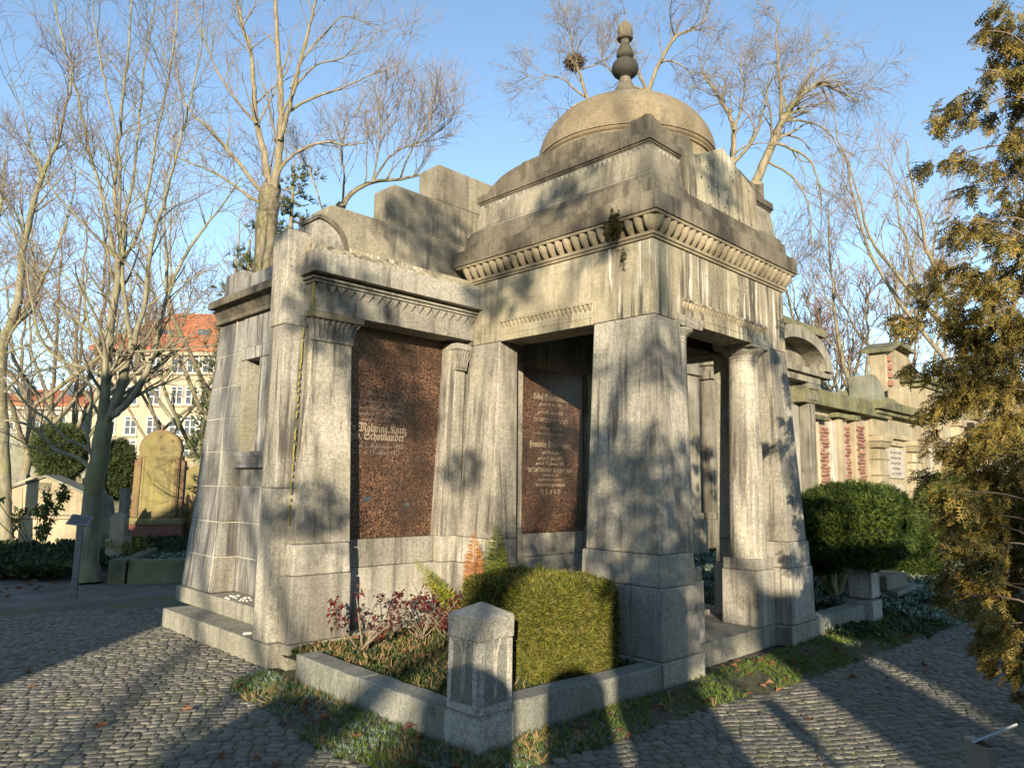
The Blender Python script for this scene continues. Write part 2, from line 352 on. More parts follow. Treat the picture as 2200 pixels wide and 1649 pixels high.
# --- piers (plinth blocks + battered shaft)
def pier(x0, x1, y0, y1, s0, s1, mat='granite_pier'):
    """x0..y1 at the base; s0 = shaft foot rect, s1 = shaft head rect"""
    sh = MB().frus(s0[0], s0[1], s0[2], s0[3], 1.028, 3.108, s1).build('pier', mat, MA, 0.012)
    p = MB().frus(x0, x1, y0, y1, 0.190, 0.758, (x0+.012, x1-.006, y0+.012, y1-.006)).build('plinth_block', 'granite', sh, 0.014)
    q = MB().frus(x0+.03, x1-.012, y0+.03, y1-.012, 0.761, 1.025, (x0+.038, x1-.02, y0+.038, y1-.02)).build('plinth_block', 'granite', sh, 0.014)
    # chamfered top of the upper plinth block
    return sh
pier(2.085, 2.655, 0.09, 0.985, (2.135, 2.615, 0.14, 0.935), (2.243, 2.668, 0.248, 0.925))
pier(4.445, 5.015, 0.09, 0.985, (4.485, 4.965, 0.14, 0.935), (4.432, 4.857, 0.248, 0.925))
pier(2.085, 2.50, 2.12, 2.90, (2.135, 2.47, 2.15, 2.70), (2.243, 2.52, 2.22, 2.70))
pier(4.60, 5.015, 2.12, 2.70, (4.63, 4.965, 2.15, 2.70), (4.58, 4.857, 2.22, 2.70))
# inner responds at the front piers
box('respond', 'granite_pier', MA, 2.66, 2.80, 0.30, 0.66, 0.190, 0.74, bev=.01)
box('respond', 'granite_pier', MA, 2.64, 2.76, 0.32, 0.64, 0.742, 0.86, bev=.01)
box('respond', 'granite_pier', MA, 4.34, 4.44, 0.34, 0.66, 0.190, 0.74, bev=.01)

# --- round columns between the piers
for cx in (2.83, 4.27):
    cy = 0.47
    prof = [(0.19, 0.862), (0.192, 0.87)] + [(0.190-(0.190-0.153)*((k/14)**1.15), 0.88+2.06*k/14) for k in range(15)]
    c = MB().lathe(prof, cx, cy, 48).build('column', 'granite_pier', MA, smooth=True)
    cap = MB().lathe([(0.153, 2.94), (0.158, 2.945), (0.158, 2.955), (0.154, 2.958), (0.154, 2.975), (0.160, 2.98), (0.160, 2.99), (0.156, 2.995), (0.165, 3.01), (0.190, 3.03), (0.215, 3.05), (0.223, 3.062), (0.222, 3.072), (0.05, 3.074)], cx, cy, 48).build('capital', 'granite_pier', c, smooth=True)
    MB().frus(cx-.225, cx+.225, cy-.222, cy+.222, 3.075, 3.115, (cx-.235, cx+.235, cy-.232, cy+.232)).frus(cx-.236, cx+.236, cy-.233, cy+.233, 3.116, 3.175).build('abacus', 'granite_pier', c, 0.004)
    MB().frus(cx-.205, cx+.205, cy-.205, cy+.205, 0.190, 0.745, (cx-.20, cx+.20, cy-.20, cy+.20)).build('pedestal', 'granite', c, 0.012)
    MB().frus(cx-.19, cx+.19, cy-.19, cy+.19, 0.748, 0.862).build('pedestal_cap', 'granite', c, 0.012)

# --- frieze blocks
FM = 'granite_frieze'
def fz(x0, x1, y0, y1, lx=0, ly=0, rx=0):
    d = 0.010
    return MB().frus(x0, x1, y0, y1, 3.112, 3.808, (x0+(d if lx else 0), x1-(d if rx else 0), y0+(d if ly else 0), y1)).build('frieze_block', FM, MA, 0.006)
fz(2.243, 2.690, 0.248, 0.598, 1, 1)
fz(2.243, 2.60, 0.601, 0.936, 1)
fb = fz(2.243, 2.60, 0.939, 2.192, 1)
fz(2.243, 2.60, 2.195, 2.80, 1)
ff = fz(2.693, 4.407, 0.248, 0.598, 0, 1)
fz(4.410, 4.857, 0.248, 0.598, 0, 1, 1)
fz(4.50, 4.857, 0.601, 2.80, 0, 0, 1)
MB().frus(2.59, 4.51, 0.60, 2.80, 3.50, 3.80).build('porch_ceiling', 'granite_dark', MA)  # darker granite puts the porch's deep shade into the ceiling colour
MB().frus(2.47, 4.60, 0.94, 1.10, 3.13, 3.49).build('ceiling_beam', 'granite_dark', MA, .01)  # same dark granite, deepening the shade under the ceiling
# lintels with egg bands
def egg_mesh(w, h, d):
    """half tulip shaped egg, width w (x), height h (z), projecting d along -y"""
    mb = MB(); vs = []; fs = []; nu, nv = 7, 6
    for j in range(nv+1):
        t = j/nv; zz = h*(1-t)
        ww = w/2*(1-0.62*t**2.6); dd = d*(1-0.72*t**1.9)
        for i in range(nu+1):
            a = math.pi*i/nu
            vs.append((-ww*math.cos(a), -dd*math.sin(a)**0.8 - 0.002, zz))
    for j in range(nv):
        for i in range(nu):
            a = j*(nu+1)+i; fs.append((a, a+1, a+nu+2, a+nu+1))
    fs.append(tuple(range(nu+1))); fs.append(tuple((nv)*(nu+1)+i for i in range(nu, -1, -1)))
    return mb.add(vs, fs).mesh('egg', 'granite_dark2', smooth=True)
M['granite_dark2'] = stone('egg moulding granite', (0.33, 0.28, 0.185), (0.19, 0.16, 0.105), 0.40, 0.3, 0.06, 0.5, 0.0, 22)
def egg_row(parent, me, start, end, n, face):
    """eggs between two points; face 'x' looks to -X, 'y' looks to -Y"""
    for k in range(n):
        t = (k+0.5)/n; p = [start[i]+(end[i]-start[i])*t for i in range(3)]
        mw = Matrix.Translation(Vector(p))
        if face == 'x': mw = mw @ Matrix.Rotation(-math.pi/2, 4, 'Z')
        link('egg', me, parent, mw=mw)
small_egg = egg_mesh(0.050, 0.066, 0.034)
LS = MB().frus(2.235, 2.262, 0.941, 2.190, 3.104, 3.166).frus(2.238, 2.262, 0.941, 2.190, 3.174, 3.236).frus(2.222, 2.262, 0.941, 2.190, 3.308, 3.334).frus(2.256, 2.275, 0.941, 2.19, 3.236, 3.308).build('lintel', FM, MA, .002)
egg_row(LS, small_egg, (2.257, 0.945, 3.240), (2.257, 2.186, 3.240), 22, 'x')
LF = MB().frus(2.70, 4.40, 0.240, 0.27, 3.104, 3.166).frus(2.70, 4.40, 0.243, 0.27, 3.174, 3.236).frus(2.70, 4.40, 0.227, 0.27, 3.308, 3.334).frus(2.70, 4.40, 0.260, .28, 3.236, 3.308).build('lintel', FM, MA, .002)
egg_row(LF, small_egg, (2.705, 0.261, 3.240), (4.395, 0.261, 3.240), 30, 'y')

# --- main cornice
mb = MB(); ring(mb, 0.165, 3.811, 0.165, 3.838); ring(mb, 0.150, 3.838, 0.150, 3.868)
ring(mb, 0.200, 3.868, 0.190, 3.996); ring(mb, 0.072, 3.998, 0.066, 4.022)
CO = mb.build('cornice', 'granite_dark2', MA, .003)
def coro(x0, x1, y0, y1, e):   # e: which sides are outer faces
    d = .006
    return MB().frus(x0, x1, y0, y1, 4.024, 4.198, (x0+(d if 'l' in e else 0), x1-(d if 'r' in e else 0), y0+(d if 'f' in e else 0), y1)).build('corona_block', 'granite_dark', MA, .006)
X0, X1, Y0, Y1 = BX+.05, 2*XC-BX-.05, BY+.05, 2*YC-BY-.05
coro(X0, 2.75, Y0, 0.60, 'lf'); coro(X0, 2.75, .603, 1.75, 'l'); coro(X0, 2.75, 1.753, Y1, 'l')
coro(2.753, 3.85, Y0, .8, 'f'); coro(3.853, X1, Y0, .8, 'fr'); coro(4.3, X1, .803, Y1, 'r')
big_egg = egg_mesh(0.100, 0.126, 0.112)
egg_row(CO, big_egg, (BX+.182, BY+.14, 3.868), (BX+.182, 2*YC-BY-.15, 3.868), 24, 'x')
egg_row(CO, big_egg, (BX+.14, BY+.182, 3.868), (2*XC-BX-.14, BY+.182, 3.868), 25, 'y')
for ex, sg in ((BX+.175, 1), (2*XC-BX-.175, -1)):
    prof = [(0.02, 3.868), (0.05, 3.885), (0.078, 3.92), (0.092, 3.96), (0.096, 3.997)]
    MB().lathe(prof, ex, BY+.175, 14).build('corner_egg', 'granite_dark2', CO, smooth=True)

# --- attic storey
mb = MB(); ring(mb, 0.13, 4.199, 0.15, 4.38); ring(mb, 0.165, 4.382, 0.19, 4.44)
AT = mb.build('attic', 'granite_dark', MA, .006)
mb = MB(); ring(mb, 0.20, 4.442, 0.222, 4.48); ring(mb, 0.225, 4.482, 0.262, 4.752)
mb.build('attic_dado', 'granite_dado', AT, .005)
mb = MB(); ring(mb, 0.252, 4.754, 0.250, 4.772); ring(mb, 0.243, 4.776, 0.241, 4.792)
ring(mb, 0.228, 4.796, 0.236, 4.878)
AC = mb.build('attic_cornice', 'granite_dark', MA, .003)
def tooth_mesh(w, h, d):
    return MB().add([(-w/2, 0, 0), (w/2, 0, 0), (0, 0, -h), (-w/2, -d, 0), (w/2, -d, 0), (0, -d*.35, -h)], [(0, 1, 2), (3, 5, 4), (0, 3, 4, 1), (1, 4, 5, 2), (2, 5, 3, 0)]).mesh('zigzag_tooth', 'granite')
tm = tooth_mesh(.062, .046, .010)
def tooth_row(parent, me, a, b, n, face):
    for k in range(n):
        t = (k+.5)/n; p = [a[i]+(b[i]-a[i])*t for i in range(3)]
        mw = Matrix.Translation(Vector(p))
        if face == 'x': mw = mw @ Matrix.Rotation(-math.pi/2, 4, 'Z')
        link('zigzag_tooth', me, parent, mw=mw)
tooth_row(AC, tm, (BX+.260, BY+.26, 4.752), (BX+.260, 2.66, 4.752), 38, 'x')
tooth_row(AC, tm, (BX+.26, BY+.260, 4.752), (2.84, BY+.260, 4.752), 8, 'y')
tooth_row(AC, tm, (4.28, BY+.260, 4.752), (4.78, BY+.260, 4.752), 8, 'y')
# wavy parapet on top of the attic
def parapet(side):
    if side == 'x':
        pts = [(2.66, 4.88), (2.62, 4.93), (2.52, 5.00), (2.40, 5.06), (2.22, 5.10), (2.06, 5.112), (2.05, 5.128), (1.22, 5.128), (1.19, 5.105), (1.12, 5.128), (1.0, 5.115), (.88, 5.07), (.76, 5.045), (.62, 5.035), (.54, 5.052), (.47, 5.085), (.42, 5.10), (.40, 5.10), (.37, 4.88)]
        return MB().prism([(y, z) for y, z in pts], 'x', 2.38, 2.62)
    pts = [(2.38, 4.88), (2.40, 5.10), (2.45, 5.095), (2.52, 5.07), (2.60, 5.045), (2.72, 5.04), (2.84, 5.065), (2.96, 5.10), (3.08, 5.10), (3.16, 5.06), (3.18, 4.88)]
    return MB().prism(pts, 'y', .37, .60)
parapet('x').build('parapet', 'granite_dark', MA, .012)
parapet('y').build('parapet', 'granite_dark', MA, .012)
MB().prism([(7.1-a, b) for a, b in [(2.38, 4.88), (2.40, 5.10), (2.45, 5.095), (2.52, 5.07), (2.60, 5.045), (2.72, 5.04), (2.84, 5.065), (2.96, 5.10), (3.08, 5.10), (3.16, 5.06), (3.18, 4.88)]], 'y', .37, .60).build('parapet', 'granite_dark', MA, .012)
box('attic_roof', 'granite_dark', MA, 2.5, 4.6, .5, 2.6, 4.879, 5.0)
# curved gable panel on the front with shell holes
gp = [(2.84, 4.30), (2.84, 4.83), (2.90, 4.845), (2.97, 4.85), (3.03, 4.862), (3.30, 4.99), (3.57, 5.125), (3.80, 5.035), (3.95, 4.965), (4.08, 4.91), (4.18, 4.87), (4.26, 4.845), (4.27, 4.30)]
ys = lambda z: 0.222 + (z-4.2)*0.05
mb = MB(); n = len(gp)
mb.add([(x, ys(z), z) for x, z in gp]+[(x, .52, z) for x, z in gp], [tuple(range(n)), tuple(range(2*n-1, n-1, -1))]+[(i, i+n, (i+1) % n+n, (i+1) % n) for i in range(n)])
GP = mb.build('gable_panel', 'granite_panel' if False else 'granite_frieze', MA, .008)
mb = MB(); n = 0
hm = MB().lathe([(0.0001, 0), (0.0075, 0.0005), (0.011, 0.004), (.012, .0)], 0, 0, 8).mesh('shell_hole', 'void')
rh = random.Random(5)
for k in range(46):
    x = rh.uniform(3.06, 4.15); z = rh.uniform(4.36, 4.95)
    if z > 4.86+max(0, .25-abs(x-3.57)*.45): continue
    mw = Matrix.Translation((x, ys(z)-.0015, z)) @ Matrix.Rotation(math.radians(90+4), 4, 'X')
    s = rh.uniform(.6, 1.1); link('shell_hole', hm, GP, mw=mw @ Matrix.Diagonal((s, s, s*.6, 1)))
for k in range(26):
    x = rh.uniform(2.95, 4.2); z = rh.uniform(3.36, 3.72)
    mw = Matrix.Translation((x, .2475+(z-3.112)/.696*.01, z)) @ Matrix.Rotation(math.radians(90), 4, 'X')
    s = rh.uniform(.45, .8); link('shell_hole', hm, ff, mw=mw @ Matrix.Diagonal((s, s, s*.5, 1)))
# --- dome and finial
R, z0 = 1.025, 5.315
prof = [(.96, 4.99), (.975, 5.0), (.975, 5.225), (1.0, 5.235), (1.005, 5.25), (.985, 5.262), (1.005, 5.272), (1.012, 5.28), (1.018, 5.292), (1.015, 5.302), (R-.01, z0-.006)]
DM = MB()
dp = [(R*math.cos(a)**.96, z0+.735*math.sin(a)) for a in [math.radians(90*k/22) for k in range(22)]]
dr = MB().lathe(prof, XC, YC, 72).build('dome_drum', 'granite_dome', MA, smooth=True)
dm = MB().lathe([(R+.004, z0-.012)]+dp+[(0.12, 6.048)], XC, YC, 72).build('dome', 'granite_dome', MA, smooth=True)
fin = MB().lathe([(.290, 5.98), (.292, 6.055), (.27, 6.08), (.215, 6.135), (.155, 6.20), (.105, 6.28), (.078, 6.35), (.062, 6.40)], XC, YC, 28).build('finial_base', 'granite_dark', dm, smooth=True)
MB().lathe([(.058, 6.396), (.064, 6.402), (.105, 6.42), (.142, 6.455), (.160, 6.50), (.158, 6.545), (.138, 6.59), (.10, 6.622), (.072, 6.634), (.070, 6.645), (.076, 6.65), (.09, 6.66), (.103, 6.685), (.100, 6.72), (.080, 6.775), (.058, 6.82), (.052, 6.835)], XC, YC, 28).build('finial_ball', 'finial_stone', dm, smooth=True)
MB().lathe([(.052, 6.832), (.050, 6.86), (.055, 6.88), (.088, 6.893), (.098, 6.91), (.094, 6.928), (.076, 6.94)], XC, YC, 28).build('finial_collar', 'finial_tip', dm, smooth=True)
MB().lathe([(.078, 6.938), (.090, 6.97), (.090, 7.01), (.078, 7.06), (.058, 7.10), (.028, 7.125), (.001, 7.13)], XC, YC, 40, rib=lambda a, k: 1+.07*math.cos(8*a+k*.35)).build('finial_flame', 'finial_tip', dm, smooth=True)

# --- back wall of the porch and inner tablet
MB().frus(2.52, 4.58, 2.66, 2.96, .19, 3.5).build('porch_back_wall', 'granite_pier', MA)
box('plinth_course', 'granite', MA, 2.96, 4.14, 2.585, 2.66, .246, .758, bev=.01)
box('plinth_course', 'granite', MA, 2.98, 4.12, 2.60, 2.66, .761, 1.022, bev=.01)
for a, b in ((2.84, 2.975), (4.125, 4.26)):
    MB().frus(a, b, 2.53, 2.66, .246, .85).frus(a+.01, b-.01, 2.54, 2.66, .853, 1.09).frus(a+.02, b-.015, 2.555, 2.66, 1.093, 3.0).build('inner_pilaster', 'granite_pier', MA, .008)
T2 = box('granite_tablet', 'tablet', MA, 2.985, 4.115, 2.605, 2.655, 1.03, 2.98, bev=.003, label='inner polished red granite tablet behind the porch pillars')

# --- wing: core, base
MB().frus(1.151, 2.30, 2.98, 5.30, -.02, 3.60).frus(.66, 1.15, 2.98, 3.079, -.02, 3.60).build('wing_core', 'granite', MA)
MB().frus(4.80, 6.90, 2.86, 5.30, -.02, 3.85).build('wing_core', 'granite', MA)
for xa_, xb_, za_, zb_ in ((4.75, 6.6, 3.853, 4.345), (4.75, 5.84, 4.348, 4.80), (4.7, 5.225, 4.803, 5.235)): MB().frus(xa_, xb_, 2.95, 3.26, za_, zb_).build('parapet_block', 'granite_dado', MA, .01)
MB().frus(2.30, 4.80, 2.97, 5.30, -.02, 4.2).build('rear_wall', 'granite', MA)
box('base_course', 'granite_base', MA, .15, .80, 2.595, 2.98, -.02, .186, bev=.012)
box('base_course', 'granite_base', MA, .803, 2.067, 2.70, 2.98, -.02, .184, bev=.012)
box('step', 'granite_base', MA, .03, .76, 2.725, 5.17, -.02, .188, bev=.014, label='long stone step along the end wall')
box('step', 'granite_base', MA, .325, .76, 3.06, 5.62, .19, .358, bev=.012)
box('base_course', 'granite_base', MA, 5.04, 6.95, 2.60, 2.855, -.02, .186, bev=.012)
# end pilaster of the wing
ep = MB().frus(.222, .775, 2.67, 3.02, 1.03, 2.905, (.312, .742, 2.742, 3.02)).build('pilaster', 'granite_pier', MA, .010)
MB().frus(.155, .772, 2.603, 3.0, .19, .758, (.165, .765, 2.612, 3.0)).build('plinth_block', 'granite', ep, .016)
MB().frus(.175, .765, 2.625, 3.0, .761, 1.028, (.188, .752, 2.64, 3.0)).build('plinth_block', 'granite', ep, .016)
def fluted_cap(x0, x1, yf, z0, z1, parent, left=True):
    """cavetto capital with flutes; x0..x1 at the neck, yf = neck front plane"""
    n = 8; h = z1-z0
    MB().frus(x0-.012, x1+.012, yf-.016, yf+.25, z0, z0+.035).build('capital_torus', 'granite', parent, .012)
    core = MB(); out = .055
    prof = [(0, z0+.035), (.004, z0+.09), (.018, z0+.15), (out*.75, z1-.012), (out, z1)]
    for (o, z), (o2, zz) in zip(prof[:-1], prof[1:]):
        core.frus(x0-o, x1+o, yf-o, yf+.25, z, zz, (x0-o2, x1+o2, yf-o2, yf+.25))
    cap = core.build('capital', 'granite', parent)
    nf = max(5, int((x1-x0)/.046))
    for k in range(nf+1):
        xx = x0+(x1-x0)*k/nf; pts = []
        fl = MB()
        for (o, z), (o2, zz) in zip(prof[:-1], prof[1:]):
            s = 1+2*o/(x1-x0); s2 = 1+2*o2/(x1-x0); xa = (xx-(x0+x1)/2)
            fl.frus((x0+x1)/2+xa*s-.0075, (x0+x1)/2+xa*s+.0075, yf-o-.016, yf-o+.01, z, zz, ((x0+x1)/2+xa*s2-.0075, (x0+x1)/2+xa*s2+.0075, yf-o2-.016, yf-o2+.01))
        fl.build('capital_rib', 'granite', parent)
    if left:
        for k in range(4):
            yy = yf+.25*k/4+.02; fl = MB()
            for (o, z), (o2, zz) in zip(prof[:-1], prof[1:]):
                fl.frus(x0-o-.016, x0-o+.01, yy-.0075, yy+.0075, z, zz, (x0-o2-.016, x0-o2+.01, yy-.0075, yy+.0075))
            fl.build('capital_rib', 'granite', parent)
    return cap
fluted_cap(.312, .742, 2.738, 2.90, 3.105, ep)
MB().frus(.238, .815, 2.655, 3.0, 3.108, 3.165, (.232, .82, 2.65, 3.0)).build('abacus', 'granite_dark2', ep, .004)
# right pilaster of the wing
rp = MB().frus(1.95, 2.33, 2.80, 3.0, 1.03, 3.10, (2.05, 2.33, 2.80, 3.0)).frus(2.03, 2.20, 2.755, 2.80, 1.03, 2.84, (2.10, 2.245, 2.77, 2.80)).build('pilaster', 'granite_pier', MA, .008)
fluted_cap(2.10, 2.235, 2.752, 2.83, 3.06, rp, left=False)
MB().frus(2.045, 2.29, 2.69, 2.95, 3.062, 3.125).build('abacus', 'granite', rp, .004)
MB().frus(1.94, 2.30, 2.74, 3.0, .19, .758).frus(1.95, 2.30, 2.755, 3.0, .761, 1.03).build('plinth_block', 'granite', rp, .012)
# wall under the tablet, the tablet
box('plinth_course', 'granite', MA, .765, 1.94, 2.86, 2.99, .186, .758, bev=.008)
box('plinth_course', 'granite', MA, .755, 1.95, 2.885, 2.99, .761, 1.028, bev=.010)
T1 = box('granite_tablet', 'tablet', MA, .775, 2.06, 2.945, 2.985, 1.032, 3.2, bev=.003, label='large outer red granite tablet beside the fluted pilaster')
for (u, v, s) in ((791, 1073, .026), (891, 1071, .020)):
    pass
# entablature of the wing
EN = MB().frus(.245, 2.30, 2.655, 3.0, 3.167, 3.425, (.245, 2.30, 2.645, 3.0)).build('architrave', 'granite', MA, .006)
MB().frus(.225, 2.30, 2.60, 3.0, 3.427, 3.452).frus(.20, 2.30, 2.575, 3.0, 3.455, 3.478).build('fillet', 'granite', EN, .003)
tw = tooth_mesh(.10, .082, .030)
tooth_row(EN, tw, (.27, 2.648, 3.425), (2.25, 2.648, 3.425), 19, 'y')
MB().frus(.175, 2.30, 2.50, 3.0, 3.50, 3.715, (.18, 2.30, 2.505, 3.0)).build('corona', 'granite', EN, .006)
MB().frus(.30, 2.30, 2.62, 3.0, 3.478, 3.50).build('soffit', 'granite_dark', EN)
MB().frus(.19, 2.30, 2.525, 3.0, 3.717, 3.742).prism([(2.54, 3.742), (2.60, 3.79), (3.0, 3.80), (3.0, 3.742)], 'x', .20, 2.30).frus(.62, 2.30, 2.66, 3.0, 3.80, 3.845).build('cymatium', 'granite_frieze', EN, .003)
MB().frus(.62, 2.30, 2.70, 3.0, 3.847, 3.90, (.62, 2.30, 2.88, 3.0)).build('wash', 'granite_frieze', EN, .003)
# quarter round block at the end
pts = [(.252, 3.80), (.252, 4.07), (.285, 4.092)]
arc = [(.285+.31*math.sin(a), 3.81+.285*math.cos(a)) for a in [math.radians(90*k/10) for k in range(11)]]
MB().prism([(.262, 3.80)]+[(.262, 4.055)]+[(x-.02 if x > .3 else x, z-.03) for x, z in arc], 'y', 2.68, 3.0).build('quarter_round', 'granite', EN, .004)
mb = MB(); outer = [(.245, 4.085)]+[(x+.012, z+.008) for x, z in arc]; inner = [(.245, 4.045)]+[(x-.022, z-.033) for x, z in arc]
mb.prism(outer+inner[::-1], 'y', 2.655, 3.0).build('quarter_round_hood', 'granite_dark', EN, .003)
# stepped blocking course
def stepblock(x0, x1, z0, z1, ch=.03, y0=2.95, y1=3.27):
    MB().prism([(x0, z0), (x0, z1-ch), (x0+ch*1.3, z1), (x1, z1), (x1, z0)], 'y', y0, y1).build('parapet_block', 'granite_dado', MA, .010)
stepblock(.50, 2.33, 3.90, 4.345, .04, 2.93, 3.24)
stepblock(1.26, 2.33, 4.348, 4.80, .04, 2.945, 3.25)
stepblock(1.875, 2.40, 4.803, 5.235, .04, 2.95, 3.255)
MB().prism([(2.403, 4.803), (2.403, 5.235), (2.86, 5.235), (2.86, 4.803)], 'y', 2.95, 3.255).build('parapet_block', 'granite_dado', MA, .006)
box('parapet_block', 'granite_dado', MA, 2.333, 2.86, 2.95, 3.25, 4.2, 4.80)
# slim corner buttress
bt = MB().frus(.045, .40, 2.775, 3.045, .19, 1.52, (.045, .38, 2.772, 3.045)).build('buttress', 'granite_pier', MA, .012)
MB().frus(.045, .38, 2.772, 3.045, 1.523, 3.018, (.045, .33, 2.765, 3.06)).build('buttress_block', 'granite_pier', bt, .012)
MB().frus(.040, .305, 2.775, 3.07, 3.021, 3.93, (.04, .305, 2.79, 3.085)).frus(.25, .60, 2.80, 3.2, 3.0, 3.90).build('buttress_block', 'granite_pier', bt, .012)
MB().frus(.04, .305, 2.79, 3.085, 3.932, 3.965, (.10, .28, 2.87, 3.0)).build('buttress_cap', 'granite_pier', bt, .004)
# yellow lichen line in the joint
mb = MB()
lr = random.Random(3)
for k in range(34):
    z = .25+k*.085; x = .098+.0385*z+lr.uniform(-.006, .006)+(.02 if z > 1 else 0); y = 2.765-.002
for k in range(30):
    z = 3.12+k*.018
    mb.frus(.240+lr.uniform(-.006, .006), .252+lr.uniform(-.006, .006), 2.64-.004, 2.665, z, z+.019, (.240+lr.uniform(-.006, .006), .252+lr.uniform(-.006, .006), 2.64-.004, 2.665))
mb.build('lichen_streak', M['yellow_lichen'] if 'yellow_lichen' in M else plain('yellow_lichen', (0.22, 0.20, 0.05), .9, .4, 60), bt)
mb = MB()
for k in range(60):
    z = 1.2+k*.03; x = .225+.045*(z-1.2)/1.8+lr.uniform(-.004, .004)
    if lr.random() < .28: continue
    mb.frus(x-.048-lr.uniform(.0, .005), x-.047+lr.uniform(.0, .002), 2.742, 2.760, z, z+.031, (x-.048-lr.uniform(.0, .007), x-.046+lr.uniform(.0, .004), 2.742, 2.760))
mb.build('lichen_streak', plain('yellow_lichen_b', (0.24, 0.215, 0.05), .9, .4, 60), bt, kind='stuff')

# --- end wall built of coursed stones: battered outer pier, flat wall with a deep window niche beside it
zc = [.36, .742, 1.12, 1.515, 1.91, 2.30, 2.68, 3.07, 3.478]
jy = [4.79, 4.80, 4.85, 4.93, 5.0, 5.06, 5.06, 5.04, 5.07]
ky = [4.715, 4.715, 4.718, 4.76, 4.82, 4.86, 4.875, 4.878, 4.88]
def bx_(z): return .36+(z-.36)*.0815
ew = random.Random(11)
gz = .005
def quadstone(za, zb, ya0, ya1, yb0, yb1, xb, mat, dx=0.0):
    a0, a1 = bx_(za)+dx, bx_(zb)+dx
    MB().frus(a0, xb, ya0, ya1, za, zb, (a1, xb, yb0, yb1)).build('wall_stone', mat, MA, .009, jit=.0015)
for i in range(8):
    za, zb = zc[i]+gz, zc[i+1]-gz; d = ew.uniform(-.004, .004)
    quadstone(za, zb, jy[i]+gz, 5.56, jy[i+1]+gz, 5.558, .75, 'granite_blue', d)
    quadstone(za, zb, ky[i], jy[i]-gz, ky[i+1], jy[i+1]-gz, .75, 'granite_blue' if i % 3 else 'granite', -d)
    if i < 3:
        MB().frus(.61+d, .75, 3.08, ky[i]+.13, za, zb).build('wall_stone', 'granite_blue', MA, .009, jit=.0015)
MB().frus(.612, .75, 3.08, 4.88, zc[3]+gz, 1.718).build('wall_stone', 'granite', MA, .009)
MB().frus(.604, .75, 4.60, 4.873, 3.108, zc[8]-gz).build('wall_stone', 'granite_blue', MA, .009)
MB().frus(.606, .75, 3.08, 4.592, 3.108, zc[8]-gz).build('wall_stone', 'granite_blue', MA, .009)
MB().frus(.598, 1.15, 4.745, 4.845, 1.905, 2.962).build('niche_jamb', 'granite_base', MA, .006)
MB().frus(.600, 1.15, 3.08, 4.405, 1.905, 2.962).build('niche_jamb', 'granite_blue', MA, .006)
MB().frus(.588, 1.15, 3.08, 4.868, 2.966, 3.103).build('niche_lintel', 'granite_blue', MA, .008)
MB().frus(.53, .75, 3.09, 4.865, 1.845, 1.902).frus(.56, .75, 3.09, 4.80, 1.765, 1.845, (.53, .75, 3.09, 4.85)).frus(.548, .75, 3.09, 4.83, 1.722, 1.765).build('niche_sill', 'granite_blue', MA, .008)
MB().frus(.75, 1.15, 3.08, 5.30, -.02, 1.90).frus(.75, 1.15, 4.845, 5.30, 1.90, 3.5).frus(.75, 1.15, 3.08, 5.3, 3.104, 3.6).frus(1.10, 1.149, 4.40, 4.75, 1.9, 3.0).build('wing_core', 'granite_dark', MA)
mo = MB()
for i in range(1, 8):
    z = zc[i]
    mo.frus(bx_(z)+.005, .74, ky[i]+.01, 5.55, z-gz, z+gz)
    if i < 4: mo.frus(.616, .74, 3.08, 4.72, z-gz, z+gz)
mo.build('mortar_joint', 'mortar', MA, kind='stuff')
mo = MB(); w0 = .012
def jl(arr, z):
    for i in range(8):
        if z <= zc[i+1] or i == 7: t = (z-zc[i])/(zc[i+1]-zc[i]); return arr[i]*(1-t)+arr[i+1]*t
for k in range(155):
    z = .37+k*.0200; w1 = abs(.008+.007*math.sin(z*4.1)+.006*math.sin(z*11))+ew.uniform(0, .008)
    yc = jl(jy, z)
    mo.frus(bx_(z)-.0022, .60, yc-w0, yc+w0*.6, z, z+.0200, (bx_(z+.02)-.0022, .60, yc-w1, yc+w1*.6)); w0 = w1
for k in range(70):
    z = .37+k*.0165; w1 = abs(.010+.010*math.sin(z*7))+ew.uniform(0, .010)
    mo.frus(.6075, .74, 4.845-w0*1.6, 4.85, z, z+.0165, (.6075, .74, 4.845-w1*1.6, 4.85)); w0 = w1
mo.build('lime_run', 'mortar', MA, kind='stuff')
# end cornice and parapet
MB().frus(.555, .9, 3.07, 5.585, 3.48, 3.53).frus(.57, .9, 3.07, 5.56, 3.53, 3.645, (.50, .9, 3.07, 5.57)).frus(.42, .9, 3.07, 5.52, 3.648, 3.738).build('end_cornice', 'granite_dark', MA, .006)
MB().frus(.55, .9, 4.885, 5.388, 3.74, 4.07, (.55, .9, 4.90, 5.36)).build('parapet_block', 'granite_blue', MA, .016)
MB().frus(.55, .9, 3.07, 4.88, 3.74, 3.965).build('parapet_block', 'granite_blue', MA, .010)
MB().frus(.89, 2.3, 3.25, 5.4, 3.6, 3.88).build('wing_roof', 'granite_dark', MA)
